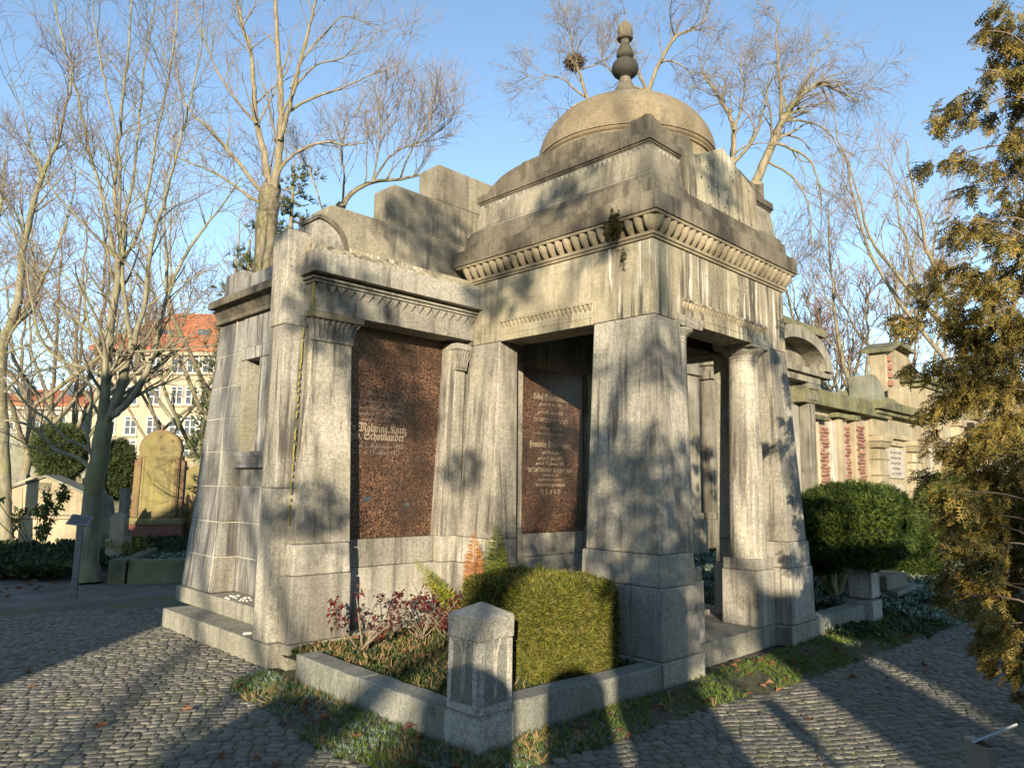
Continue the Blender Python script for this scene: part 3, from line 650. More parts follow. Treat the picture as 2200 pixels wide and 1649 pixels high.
# --- lettering
def text(s, size, x, z, y, parent, mat='gilt', align='CENTER', sx=1.0):
    c = bpy.data.curves.new('inscription_line', 'FONT'); c.body = s; c.size = size; c.align_x = align; c.extrude = .0008
    c.resolution_u = 3
    c.materials.append(M[mat])
    o = link('inscription_line', c, parent, mw=Matrix.Translation((x, y, z)) @ Matrix.Rotation(math.pi/2, 4, 'X') @ Matrix.Diagonal((sx, 1, 1, 1)))
    return o
def frak(s):
    r = ''
    for ch in s:
        if 'A' <= ch <= 'Z': r += chr(0x1D56C+ord(ch)-65)
        elif 'a' <= ch <= 'z': r += chr(0x1D586+ord(ch)-97)
        elif ch == 'ä': r += '\u0308'+chr(0x1D586)
        elif ch == 'ö': r += '\u0308'+chr(0x1D586+14)
        else: r += ch
    return r
def script_(s):
    r = ''
    for ch in s:
        if 'A' <= ch <= 'Z': r += chr(0x1D4D0+ord(ch)-65)
        elif 'a' <= ch <= 'z': r += chr(0x1D4EA+ord(ch)-97)
        else: r += ch
    return r
yT = 2.6035
def zi(u, v):    # height on the inner tablet of a photograph row
    r = ray(u, v); return CAM[2]+r[2]*(yT-CAM[1])/r[1]
XI = 3.50
for s, sz, v, k, sx in ((frak('Löbel Schottländer,'), .105, 860, 'f', .74), (script_('geb. d. 16. Mai ')+'1809,', .062, 872, 's', .8), (script_('gest. d. 8. April ')+'1880.', .062, 889, 's', .8),
        ('לעבעל שאטטלאנדער'[::-1], .075, 907, 'h', .95), ('הנאדעו א סיון תקסט'[::-1], .05, 922, 'h', .95), ('געשטארבען כז ניסן תרמ'[::-1], .05, 935, 'h', .95),
        (frak('Henriette Schottländer,'), .105, 961, 'f', .74), (frak('geb. Großmann'), .06, 975, 'f', .8), (script_('geb. d. 27. Juni ')+'1817,', .062, 987, 's', .8), (script_('gest. d. 19. Januar ')+'1881.', .062, 998, 's', .8),
        ('הענריעטטע שאטטלאנדער'[::-1], .078, 1014, 'h', .95), ('געב גראסמאנן'[::-1], .052, 1023, 'h', .95), ('הנאדען יב תמוז תקעז'[::-1], .05, 1033, 'h', .95), ('געשטארבען יח שבט תרמא'[::-1], .05, 1044, 'h', .95),
        ('ה ב צ נ ת', .085, 1060, 'h', 1.1)):
    text(s, sz, XI, zi(1180, v), yT, T2, 'gilt', sx=sx)
yT = 2.9435
XO = 1.22
for s, sz, v, sx in ((script_('Hier ruht'), .085, 850, .9), (script_('unsere innigstgeliebte'), .085, 866, .8), (script_('theure Gattin, Mutter'), .085, 881, .8), (script_('verehrteste Mutter'), .085, 893, .8), (script_('und Tochter'), .085, 906, .9),
        (frak('Dr Malwine Kurtz'), .125, 928, .75), (frak('geb. Schottländer'), .125, 945, .75), (script_('geb. d. 2. September ')+'1865', .082, 962, .75), (script_('gest. d. 11. April ')+'1911', .082, 976, .75)):
    r_ = ray(808, v); text(s, sz, XO, CAM[2]+r_[2]*(yT-CAM[1])/r_[1], yT, T1, 'gilt_dim' if sz < .1 else 'gilt', sx=sx)
for (x, z, s) in ((1.12, 1.42, .05), (1.62, 1.36, .035)):
    pts = [(x+s*(1+.3*math.sin(3*a+x))*math.cos(a), z+s*.6*(1+.3*math.cos(2*a))*math.sin(a)) for a in [2*math.pi*k/14 for k in range(14)]]
    MB().prism(pts, 'y', 2.9430, 2.9450).build('tablet_chip', 'void', T1)

# ------------------------------------------------------------------ batch geometry helpers
def batch_tubes(P, Rr, n):
    """P (N,K,3) polylines, Rr (N,K) radii -> verts, quads"""
    N, K, _ = P.shape
    T = np.empty_like(P); T[:, 1:-1] = P[:, 2:]-P[:, :-2]; T[:, 0] = P[:, 1]-P[:, 0]; T[:, -1] = P[:, -1]-P[:, -2]
    T /= np.linalg.norm(T, axis=2, keepdims=True)+1e-9
    ref = np.array([0.31, 0.57, 0.21]); A = np.cross(T, ref); A /= np.linalg.norm(A, axis=2, keepdims=True)+1e-9
    B = np.cross(T, A); th = 2*np.pi*np.arange(n)/n
    V = P[:, :, None, :]+Rr[:, :, None, None]*(A[:, :, None, :]*np.cos(th)[None, None, :, None]+B[:, :, None, :]*np.sin(th)[None, None, :, None])
    base = (np.arange(N)*K*n)[:, None, None]; k = np.arange(K-1)[None, :, None]*n; i = np.arange(n)[None, None, :]; j = (i+1) % n
    F = np.stack([base+k+i, base+k+j, base+k+n+j, base+k+n+i], -1).reshape(-1, 4)
    return V.reshape(-1, 3), F
def batch_inst(TV, TF, pos, ax, up, sc):
    """place template (y forward, z up, x side) at pos with forward ax, up-hint up, scale sc"""
    ax = ax/(np.linalg.norm(ax, axis=1, keepdims=True)+1e-9)
    sd = np.cross(ax, up); sd /= np.linalg.norm(sd, axis=1, keepdims=True)+1e-9
    uu = np.cross(sd, ax); N = len(pos)
    sc = np.broadcast_to(np.asarray(sc, float).reshape(-1, 1, 1), (N, 1, 1))
    V = pos[:, None, :]+sc*(TV[None, :, 0:1]*sd[:, None, :]+TV[None, :, 1:2]*ax[:, None, :]+TV[None, :, 2:3]*uu[:, None, :])
    F = (np.arange(N)*len(TV))[:, None, None]+TF[None]
    return V.reshape(-1, 3), F.reshape(-1, TF.shape[1])
def unit(v): return v/(np.linalg.norm(v, axis=-1, keepdims=True)+1e-9)
def rdir(n, rng=RNG): return unit(rng.normal(size=(n, 3)))
def cat(parts):
    V = []; F = []; n = 0
    for v, f in parts: V.append(v); F.append(f+n); n += len(v)
    return np.concatenate(V), np.concatenate(F)
def quads(lst):
    V = []; F = []
    for q in lst: F.append([len(V)+i for i in range(4)]); V.extend(q)
    return np.array(V, float), np.array(F)
def blade(w, h, bend):     # a grass blade standing along y, bending to z
    return np.array([(-w, 0, 0), (w, 0, 0), (w*.7, h*.55, bend*.3), (-w*.7, h*.55, bend*.3), (w*.12, h, bend), (-w*.12, h, bend)]), np.array([(0, 1, 2, 3), (3, 2, 4, 5)])
BL = blade(.055, 1.0, .35)
LEAF = (np.array([(0, 0, 0), (.33, .35, .06), (.22, .8, .02), (0, 1.0, -.06), (-.22, .8, .02), (-.33, .35, .06), (0, .4, -.02)]), np.array([(0, 1, 2, 6), (6, 2, 3, 3), (0, 6, 4, 5), (6, 3, 3, 4)]))
LEAF = (np.array([(0, 0, 0), (.34, .45, .09), (0, 1.0, -.05), (-.34, .45, .09), (0, .5, -.02)]), np.array([(0, 1, 4, 4), (4, 1, 2, 2), (0, 4, 3, 3), (4, 2, 3, 3)]))
def tri2(TF): return TF

# ------------------------------------------------------------------ ground
def in_poly(x, y, poly):
    x = np.asarray(x); y = np.asarray(y); r = np.zeros(x.shape, bool); n = len(poly)
    for i in range(n):
        (x1, y1), (x2, y2) = poly[i], poly[(i+1) % n]
        c = ((y1 > y) != (y2 > y)) & (x < (x2-x1)*(y-y1)/((y2-y1) or 1e-9)+x1); r ^= c
    return r
GRASS = [(-.02, 2.62), (-.35, 2.5), (-.50, 2.2), (-.50, 1.6), (-.60, 1.0), (-.60, .55), (-.50, .2), (-.28, -.12), (.08, -.30), (.7, -.38), (1.7, -.40), (2.9, -.56), (4.8, -.62), (7.6, -.75), (9.5, -.3), (14, .1), (20, 1.2), (30, 3), (30, 6), (7.2, 6), (7.2, .3), (5.1, .12), (2.0, .1), (0, .12)]
BLD = [(-.0, 2.6), (2.05, 2.6), (2.05, .08), (5.04, .08), (5.04, 2.6), (7, 2.6), (7, 5.6), (.02, 5.2), (.02, 2.7)]
BED = [(0, 0), (2.1, 0), (2.1, 2.65), (0, 2.65)]
def gz_(x, y):
    """ground height (m): level by the tomb, rising a little into the graveyard"""
    x = np.asarray(x, float); y = np.asarray(y, float)
    h = -.030+0*x
    h = h+np.clip((y-8.3)/6, 0, 1)**1.2*.10*(x < 8)
    h = h+np.clip((x-7.0)/8, 0, 1)*np.clip((y+.6)/2.0, 0, 1)*.5
    return h
def sheet(name, x0, x1, y0, y1, st, mat, dz=0, mask=None, wob=0.0):
    xs = np.arange(x0, x1+st/2, st); ys = np.arange(y0, y1+st/2, st); X, Y = np.meshgrid(xs, ys)
    Z = gz_(X, Y)+dz+wob*RNG.normal(size=X.shape)
    V = np.stack([X, Y, Z], -1).reshape(-1, 3); nx = len(xs)
    i, j = np.meshgrid(np.arange(len(ys)-1), np.arange(nx-1), indexing='ij'); a = (i*nx+j).ravel()
    F = np.stack([a, a+1, a+nx+1, a+nx], -1)
    if mask is not None:
        cx = V[F].mean(1); F = F[mask(cx[:, 0], cx[:, 1])]
        u, inv = np.unique(F, return_inverse=True); V = V[u]; F = inv.reshape(F.shape)
    return np_mesh(name, V, F, mat)
def mat_ground():
    m, nt, b, pos, geo = newmat('earth ground')
    c = mixc(nt, ramp(nt, noise(nt, pos, 1.1, 8, 0.7), [(0.38, g(0)), (0.62, g(1))]), (0.055, 0.045, 0.03), (0.10, 0.09, 0.065))
    c = mixc(nt, ramp(nt, noise(nt, pos, .6, 6, 0.65), [(0.48, g(0)), (0.6, g(.9))]), c, (0.045, 0.055, 0.018))
    c = mixc(nt, ramp(nt, noise(nt, pos, 26, 5, 0.7), [(0.55, g(0)), (0.63, g(.8))]), c, (0.15, 0.075, 0.035))
    nt.links.new(c, b.inputs['Base Color']); b.inputs['Roughness'].default_value = .95
    bump(nt, b, noise(nt, pos, 22, 6, 0.7), .9, .03); return m
M['ground'] = mat_ground()
def mat_bed():
    m, nt, b, pos, geo = newmat('sand and moss joints')
    c = mixc(nt, ramp(nt, noise(nt, pos, 1.6, 7, 0.68), [(0.44, g(0)), (0.56, g(1))]), (0.095, 0.086, 0.066), (0.10, 0.110, 0.03))
    c = mixc(nt, ramp(nt, noise(nt, pos, 30, 4, 0.7), [(0.4, g(.5)), (0.6, g(0))]), c, (0.04, 0.033, 0.022))
    nt.links.new(c, b.inputs['Base Color']); b.inputs['Roughness'].default_value = .95
    bump(nt, b, noise(nt, pos, 60, 5, 0.7), .8, .01); return m
M['joint_sand'] = mat_bed()
def mat_dirt():
    m, nt, b, pos, geo = newmat('trodden dirt')
    c = mixc(nt, ramp(nt, noise(nt, pos, 2.2, 8, 0.7), [(0.38, g(0)), (0.62, g(1))]), (0.085, 0.075, 0.06), (0.16, 0.145, 0.12))
    c = mixc(nt, ramp(nt, noise(nt, pos, 70, 4, 0.7), [(0.55, g(0)), (0.66, g(.8))]), c, (0.26, 0.22, 0.17))
    nt.links.new(c, b.inputs['Base Color']); b.inputs['Roughness'].default_value = .95
    bump(nt, b, noise(nt, pos, 45, 6, 0.7), .8, .02); return m
M['dirt'] = mat_dirt()
def mat_cobble():
    m, nt, b, pos, geo = newmat('basalt cobble')
    r = geo.outputs['Random Per Island']
    oi = nt.nodes.new('ShaderNodeObjectInfo')
    rr = math_(nt, 'FRACT', math_(nt, 'ADD', r, oi.outputs['Random']))
    c = ramp(nt, rr, [(0.0, (0.088, 0.084, 0.072)), (0.3, (0.122, 0.117, 0.099)), (0.6, (0.148, 0.141, 0.118)), (0.85, (0.185, 0.174, 0.140)), (1.0, (0.105, 0.098, 0.082))])
    c = mixc(nt, 0.8, c, ramp(nt, noise(nt, pos, 120, 4, 0.75), [(0.32, g(.5)), (0.6, g(1.2))]), 'MULTIPLY')
    c = mixc(nt, 0.6, c, ramp(nt, noise(nt, pos, 14, 4, 0.65), [(0.35, g(.6)), (0.6, g(1.15))]), 'MULTIPLY')
    c = mixc(nt, ramp(nt, noise(nt, pos, 3.0, 7, 0.7), [(0.50, g(0)), (0.66, g(.5))]), c, (0.12, 0.125, 0.045))
    c = mixc(nt, ramp(nt, noise(nt, pos, 5.5, 7, 0.75), [(0.47, g(0)), (0.60, g(.55))]), c, (0.155, 0.138, 0.105))
    nt.links.new(c, b.inputs['Base Color']); b.inputs['Roughness'].default_value = .8
    b.inputs['Specular IOR Level'].default_value = .45
    bump(nt, b, math_(nt, 'ADD', noise(nt, pos, 55, 5, 0.7), noise(nt, pos, 18, 3, .6)), .7, .010); return m
M['cobble'] = mat_cobble()

far = [(-600, -600), (900, -600), (900, 900), (-600, 900)]
V = [(x, y, -.12) for x, y in far]; link('ground', np_mesh('ground', V, [(0, 1, 2, 3)], 'ground'), kind='structure')
link('graveyard_ground', sheet('graveyard_ground', -14, 42, -10, 34, .5, 'ground', 0.0), kind='structure')
DIRT = [(-8, 6.4), (-3.5, 6.2), (-1.6, 6.9), (-.2, 6.75), (.7, 6.2), (2.6, 5.9), (6, 6), (6, 9.2), (1.9, 9.0), (.4, 9.3), (-1.5, 11.5), (-8, 14)]
link('dirt_path', sheet('dirt_path', -8, 6, 5.8, 14, .1, 'dirt', .006, lambda x, y: in_poly(x, y, DIRT), .002), kind='structure')
link('path_bedding', sheet('path_bedding', -9, 30, -8, 7.2, .3, 'joint_sand', .0262, lambda x, y: ~in_poly(x, y, BLD)), kind='structure')
# --- cobblestones
def cob_template(rng):
    a = .5*(1-.06*rng.random()); b = .5*(1-.06*rng.random())
    c = [(-a, -b), (a, -b), (a, b), (-a, b)]; c = [(x+rng.uniform(-.07, .07), y+rng.uniform(-.07, .07)) for x, y in c]
    c2 = []
    for i in range(4):
        p, q = np.array(c[i]), np.array(c[(i+1) % 4]); c2.append(p*.86+q*.14); c2.append(p*.14+q*.86)
    c2 = np.array(c2); cen = c2.mean(0); vs = []
    tl = rng.uniform(-.05, .05, 2)
    for s, z in ((1.0, -.45), (1.0, -.05), (.965, .015), (.88, .035)):
        for p in c2:
            q = cen+(p-cen)*s; vs.append((q[0], q[1], z+(q@tl if z > -.4 else 0)))
    fs = []
    for L in range(3):
        for i in range(8): fs.append((L*8+i, L*8+(i+1) % 8, L*8+8+(i+1) % 8, L*8+8+i))
    fs.append((24, 25, 26, 27)); fs.append((24, 27, 28, 31)); fs.append((28, 29, 30, 31))
    return np.array(vs), np.array(fs)
crng = np.random.default_rng(21); CT = [cob_template(crng) for _ in range(16)]
cob = []
st = .084; rowh = .071
hd0 = math.radians(-36)                     # courses run roughly across the line of sight
for ri, rr_ in enumerate(np.arange(-6.5, 12.0, rowh)):
    t = -9.0+crng.uniform(0, .1)
    while t < 14:
        w = st*crng.uniform(.75, 1.35); tm_ = t+w/2
        rr2 = rr_ + .10*math.sin(tm_*1.15+ri*.02)+.05*math.sin(tm_*2.7+1+ri*.05)
        hd = hd0+math.atan(.115*math.cos(tm_*1.15+ri*.02)+.135*math.cos(tm_*2.7+1+ri*.05))
        x = -3.0+tm_*math.cos(hd0)-rr2*math.sin(hd0); y = -2.5+tm_*math.sin(hd0)+rr2*math.cos(hd0)
        cob.append((x, y, hd, w*.955, rowh*crng.uniform(.92, .99))); t += w
cob = np.array(cob)
u_, v_, z_ = [], [], []
d_ = np.stack([cob[:, 0]-CAM[0], cob[:, 1]-CAM[1], np.full(len(cob), -1.6)], -1)
zz = d_ @ FW; uu = 1100+FPX*(d_ @ RT)/zz; vv = 824.5-FPX*(d_ @ UP)/zz
keep = (zz > .5) & (uu > -500) & (uu < 2750) & (vv < 2150)
keep &= ~in_poly(cob[:, 0], cob[:, 1], GRASS) & ~in_poly(cob[:, 0], cob[:, 1], BLD) & ~in_poly(cob[:, 0], cob[:, 1], BED) & ~in_poly(cob[:, 0], cob[:, 1], DIRT)
keep &= (cob[:, 1] < 6.9) & ~((cob[:, 0] > 7) & (cob[:, 1] > .4))
vis = (uu > -30) & (uu < 2230) & (vv < 1690)
cob = cob[keep]; vis = vis[keep]; zz = zz[keep]
print('cobbles', len(cob))
order = np.argsort(np.where(vis, zz, zz+50)); near = set(order[:300].tolist())
path = link('cobbled_path', np_mesh('cobbled_path', [(-3, -3, -.05), (-2.9, -3, -.05), (-2.9, -2.9, -.05), (-3, -2.9, -.05)], [(0, 1, 2, 3)], 'joint_sand'), kind='structure')
CM = [np_mesh('cobblestone', v, f, 'cobble') for v, f in CT]
parts = []
for i, (x, y, hd, w, h) in enumerate(cob):
    k = int(crng.integers(0, 16)); z = float(gz_(x, y))+.030+crng.normal()*.0022
    if i in near:
        mw = Matrix.Translation((x, y, z)) @ Matrix.Rotation(hd, 4, 'Z') @ Matrix.Rotation(crng.normal()*.025, 4, 'X') @ Matrix.Diagonal((w, h, .09, 1))
        link('cobblestone', CM[k], path, mw=mw)
    else:
        c, s = math.cos(hd), math.sin(hd); tv = CT[k][0]; xx = tv[:, 0]*w; yy = tv[:, 1]*h
        tl = crng.normal()*.03
        parts.append((np.stack([x+c*xx-s*yy, y+s*xx+c*yy, z+tv[:, 2]*.09+tl*yy], -1), CT[k][1]))
V, F = cat(parts); link('paving_stones', np_mesh('paving_stones', V, F, 'cobble'), path, kind='stuff')

# --- kerb, post and soil of the planted bed
KB = thing('bed_kerb', 'low weathered granite kerb around the planted bed left of the porch', 'kerb', (0, 0, 0))
def kerb(x0, x1, y0, y1, z1, zb=None):
    mb = MB(); n = 7; zb = zb if zb is not None else z1
    lx = x1-x0 > y1-y0
    vs = []; fs = []
    for k in range(n+1):
        t = k/n; z = z1+(zb-z1)*t+random.uniform(-.004, .004)
        j = lambda: random.uniform(-.006, .006)
        if lx:
            x = x0+(x1-x0)*t; vs += [(x, y0+j(), -.1), (x, y1, -.1), (x, y1+j(), z), (x, y0+.008+j(), z+j()*.5)]
        else:
            y = y0+(y1-y0)*t; vs += [(x0+j(), y, -.1), (x1, y, -.1), (x1+j(), y, z), (x0+.008+j(), y, z+j()*.5)]
    for k in range(n):
        for i in range(4): a = k*4+i; b_ = k*4+(i+1) % 4; fs.append((a, b_, b_+4, a+4))
    fs += [(0, 1, 2, 3), tuple(n*4+i for i in (3, 2, 1, 0))]
    mb.add(vs, fs).build('kerb_stone', 'granite_kerb', KB, .012, seg=3, jit=.001)
kerb(.005, .205, .315, 1.28, .195, .20); kerb(-.01, .19, 1.285, 2.16, .205, .215)
kerb(.312, 2.055, .075, .27, .225, .175)
PO = thing('corner_post', 'square granite kerb post with pyramid top and carved panels in front of hedge', 'post', (.155, .155, 0))
MB().frus(-.002, .312, 0, .315, -.08, .195, (.001, .309, .003, .312)).build('post_base', 'granite_post', PO, .010)
MB().frus(.010, .300, .012, .303, .196, .212, (.018, .292, .020, .295)).build('post_moulding', 'granite_post', PO)
MB().frus(.016, .294, .018, .297, .213, .645, (.022, .288, .024, .291)).build('post_shaft', 'granite_post', PO, .005)
MB().frus(.008, .304, .008, .306, .645, .775, (.006, .306, .006, .308)).build('post_head', 'granite_post', PO, .007)
MB().frus(.008, .304, .008, .306, .776, .786, (.016, .296, .016, .298)).frus(.016, .296, .016, .298, .786, .852, (.150, .162, .151, .163)).build('post_cap', 'granite_post', PO)
def relief(face):
    def P(a, z, o):     # a along the face 0..1, o outward
        w0 = .016+.006*(z-.213)/.432; L = .27; o = o*2.6
        return (w0-o, .297-.004-(a)*L, z) if face == 'x' else (w0+.001+a*L, .019-o+.006*(z-.213)/.432, z)
    mb = MB()
    def strip(a0, a1, z0, z1, o=.006):
        vs = [P(a0, z0, -.004), P(a1, z0, -.004), P(a1, z1, -.004), P(a0, z1, -.004), P(a0, z0, o), P(a1, z0, o), P(a1, z1, o), P(a0, z1, o)]
        mb.add(vs, [(0, 3, 2, 1), (4, 5, 6, 7), (0, 1, 5, 4), (1, 2, 6, 5), (2, 3, 7, 6), (3, 0, 4, 7)])
    strip(.0, .14, .22, .64); strip(.86, 1.0, .22, .64); strip(.14, .86, .22, .265)
    mb.build('post_panel_frame', 'granite_post', PO, .004)
    mb = MB(); vs = [P(a_, z_, o_) for o_ in (-.002, .0015) for a_, z_ in ((.14, .265), (.86, .265), (.86, .70), (.14, .70))]
    mb.add([P(a_, min(z_, .642), o_) for o_ in (-.002, .0015) for a_, z_ in ((.14, .265), (.86, .265), (.86, .642), (.14, .642))], [(0, 3, 2, 1), (4, 5, 6, 7), (0, 1, 5, 4), (1, 2, 6, 5), (2, 3, 7, 6), (3, 0, 4, 7)]).build('post_panel', 'granite_kerb', PO)
    for s in (-1, 1):
        pts = [P(.5+s*.018, .30+.25*t, .001) for t in (0, .3, .6, 1)]+[P(.5+s*(.018+.05*math.sin(t*1.4)+.13*t*t), .55+.11*math.sin(t*1.5), .004) for t in (.3, .6, .9, 1.15)]
        MB().tube(pts, .006, 5).build('post_stem_relief', 'granite_post', PO, smooth=True)
        pts = [P(.5+s*.045, .33+.22*t, .001) for t in (0, .5, 1)]+[P(.5+s*(.045+.20*t*t), .55+.085*math.sin(t*1.6), .004) for t in (.4, .8, 1.1)]
        MB().tube(pts, .005, 5).build('post_stem_relief', 'granite_post', PO, smooth=True)
relief('x'); relief('y')
V_ = sheet('bed_soil', .10, 2.10, .15, 2.62, .07, 'soil', .145, None, .008); link('bed_soil', V_, kind='structure')

# --- the second bed beyond the porch
K2 = thing('far_bed_kerb', 'stone kerb of the bed right of the porch under the cushion bush', 'kerb', (5.8, .2, 0))
MB().frus(5.03, 6.48, .09, .30, -.1, .20, (5.03, 6.48, .10, .29)).build('kerb_stone', 'granite_kerb', K2, .018, jit=.003)
P2 = thing('far_corner_post', 'panelled granite kerb post under the cushion bush right of the porch', 'post', (6.6, .15, 0))
MB().frus(6.46, 6.77, .0, .31, -.1, .24).build('post_base', 'granite_post', P2, .01)
MB().frus(6.48, 6.75, .02, .29, .273, .645).build('post_shaft', 'granite_post', P2, .006)
MB().frus(6.47, 6.76, .01, .30, .646, .78).frus(6.48, 6.75, .02, .29, .781, .85, (6.61, 6.62, .15, .16)).build('post_cap', 'granite_post', P2, .004)
for xa_ in (6.475, 6.73): MB().frus(xa_, xa_+.025, .013, .05, .28, .64).build('post_panel_frame', 'granite_post', P2, .003)
SLB = thing('grave_slab', 'two stepped grey grave slab beyond the kerb post by the frosty bank', 'grave', (8.8, .6, .05))
MB().frus(8.3, 9.5, .3, 1.1, .0, .16).build('slab_base', 'old_grey_stone', SLB, .02)
MB().frus(8.25, 9.1, .42, 1.0, .162, .36).build('slab_top', 'old_grey_stone', SLB, .02)

# ------------------------------------------------------------------ tombs and houses around
def xf(mb, mat):
    mb.v = [tuple(mat @ Vector(p)) for p in mb.v]; return mb
def frame(p, ang):    # local x along ang, local -y faces the viewer
    return Matrix.Translation(Vector((float(p[0]), float(p[1]), float(p[2])))) @ Matrix.Rotation(ang, 4, 'Z')
# --- lichen covered stele left of the end wall
def arch_pts(w, zs, zt, n=14, zb=0):
    return [(-w/2, zb), (-w/2, zs)]+[(-w/2*math.cos(math.pi*k/n), zs+(zt-zs)*math.sin(math.pi*k/n)) for k in range(1, n)]+[(w/2, zs), (w/2, zb)]
Fm = frame((3.30, 15.02, .08), math.atan2(-.62, .98))
ST = thing('tombstone', 'tall round topped yellow lichen tombstone on red base left of the mausoleum', 'tombstone', (3.3, 15.0, .08))
xf(MB().frus(-.66, .66, -.22, .30, -.1, .42, (-.63, .63, -.18, .30)), Fm).build('base', 'red_stone', ST, .02)
xf(MB().frus(-.64, .64, -.21, .28, .42, .50).frus(-.60, .60, -.18, .26, .50, .58, (-.56, .56, -.14, .24)), Fm).build('base_moulding', 'yellow_stone', ST, .012)
xf(MB().prism([(-.56, .585), (-.56, 1.92), (-.50, 1.95), (-.50, 2.05), (.50, 2.05), (.50, 1.95), (.56, 1.92), (.56, .585)], 'y', -.02, .22), Fm).build('body', 'orange_stone', ST, .015)
xf(MB().prism(arch_pts(.92, 2.16, 2.62, zb=.585), 'y', -.10, .20), Fm).build('body_front', 'yellow_stone', ST, .02)
xf(MB().prism(arch_pts(.96, 2.17, 2.66, zb=2.14), 'y', -.08, .19), Fm).build('arched_head', 'orange_stone', ST, .012)
xf(MB().frus(-.36, .36, -.115, -.09, .72, .76).frus(-.36, .36, -.115, -.09, 2.02, 2.06).frus(-.36, -.32, -.115, -.09, .76, 2.02).frus(.32, .36, -.115, -.09, .76, 2.02), Fm).build('panel_frame', 'yellow_stone', ST, .006)
for xa_ in (-.44, .38): xf(MB().frus(xa_, xa_+.06, -.13, -.08, .60, 2.0), Fm).build('edge_column', 'orange_stone', ST, .012)
for k, (x, z) in enumerate(((-.02, 2.50), (.26, 2.40), (.03, 2.22))):
    xf(MB().lathe([(.001, .03), (.03, .02), (.045, 0)], 0, 0, 8), Fm @ Matrix.Translation((x, -.10, z)) @ Matrix.Rotation(math.pi/2, 4, 'X')).build('boss', 'orange_stone', ST, smooth=True)
# --- wide gabled tomb with the menorah
gq = at_depth(97, 1165, 16.9)
Fm = frame((gq[0], gq[1], .02), math.atan2(-2.03, 2.99)) @ Matrix.Diagonal((.56, 1, .92, 1))
GT = thing('gabled_tomb', 'pale sandstone tomb with shallow gable and carved menorah left of the grey trunk', 'tomb', (float(gq[0]), float(gq[1]), .05))
xf(MB().frus(-1.95, 1.85, -.45, .5, -.1, .66), Fm).build('base', 'sandstone', GT, .03)
xf(MB().frus(-2.02, 1.92, -.50, .55, .665, .74), Fm).build('base_moulding', 'sandstone', GT, .02)
xf(MB().prism([(-1.72, .745), (-1.72, 1.28), (.02, 1.68), (1.72, 1.22), (1.72, .745)], 'y', -.32, .45), Fm).build('gable_block', 'sandstone', GT, .03)
xf(MB().prism([(-1.80, 1.27), (-1.80, 1.33), (.02, 1.745), (1.80, 1.27), (1.80, 1.21), (.02, 1.685)], 'y', -.38, .5), Fm).build('gable_coping', 'old_grey_stone', GT, .01)
mb = MB()
for s in (-1, 1):
    for r in (.08, .15, .22):
        mb.tube([(s*r*math.sin(a), -.335, 1.50-r*math.cos(a)-.0) for a in [math.radians(90*k/8) for k in range(9)]]+[(s*r, -.335, 1.55)], .014, 5)
mb.tube([(0, -.335, 1.18), (0, -.335, 1.56)], .015, 5); mb.tube([(-.1, -.335, 1.17), (0, -.335, 1.22), (.1, -.335, 1.17)], .015, 5)
xf(mb, Fm).build('menorah_relief', 'old_grey_stone', GT, smooth=True)
# --- kerbed grave in front
KG = thing('kerb_grave', 'dark mossy stone grave kerb between the grey trunk and the end wall', 'grave kerb', (1.2, 8.9, 0))
ang = math.atan2(8.25-9.05, 2.1-.62)
Fm = frame((.62, 9.05, 0), ang)
xf(MB().frus(-.02, .22, -.02, .30, -.05, .34).frus(-.02, .22, -.02, .30, .341, .345, (.08, .12, .12, .16)), Fm).build('kerb_post', 'sandstone_dark', KG, .015)
xf(MB().frus(.24, 2.2, .0, .22, -.05, .33, (.24, 2.2, .04, .20)), Fm).build('kerb_stone', 'sandstone_dark', KG, .02)
xf(MB().frus(-.0, .2, .3, 2.8, -.05, .28), Fm).build('kerb_stone', 'sandstone_dark', KG, .02)
p = at_z(255, 1192, 0)
BS = thing('marker_stone', 'small brown tapering marker stone left of the yellow tombstone', 'marker stone', tuple(p))
MB().frus(p[0]-.2, p[0]+.2, p[1]-.12, p[1]+.12, -.05, .50, (p[0]-.18, p[0]+.18, p[1]-.10, p[1]+.10)).frus(p[0]-.18, p[0]+.18, p[1]-.10, p[1]+.10, .501, .56, (p[0]-.02, p[0]+.02, p[1]-.02, p[1]+.02)).build('block', 'sandstone_dark', BS, .01)
# --- rows of small gravestones behind
def stele(u, vt, d, w, h, shape, mat, label, tilt=0.0, seed=0):
    b = at_depth(u, 1080, d); top = at_depth(u, vt, d)[2]; b[2] = top-h
    F_ = frame(b, -math.radians(38)+seed*.13) @ Matrix.Rotation(tilt, 4, 'Y')
    T = thing('gravestone', label, 'gravestone', tuple(b))
    if shape == 'round': pts = arch_pts(w, h-w*.45, h, zb=-.4)
    elif shape == 'pointed': pts = [(-w/2, -.4), (-w/2, h*.82), (0, h), (w/2, h*.82), (w/2, -.4)]
    elif shape == 'broken': pts = [(-w/2, -.4), (-w/2, h*.8), (-w*.2, h), (w*.1, h*.9), (w*.3, h*.96), (w/2, h*.62), (w/2, -.4)]
    elif shape == 'shouldered': pts = [(-w/2, -.4), (-w/2, h*.8), (-w*.33, h*.8)]+[(-w*.33*math.cos(math.pi*k/8), h*.8+h*.2*math.sin(math.pi*k/8)) for k in range(1, 8)]+[(w*.33, h*.8), (w/2, h*.8), (w/2, -.4)]
    else: pts = [(-w/2, -.4), (-w/2, h), (w/2, h), (w/2, -.4)]
    xf(MB().prism(pts, 'y', -.09, .09), F_).build('slab', mat, T, .015)
    xf(MB().frus(-w*.62, w*.62, -.2, .2, -.5, h*.14), F_).build('plinth', mat, T, .02)
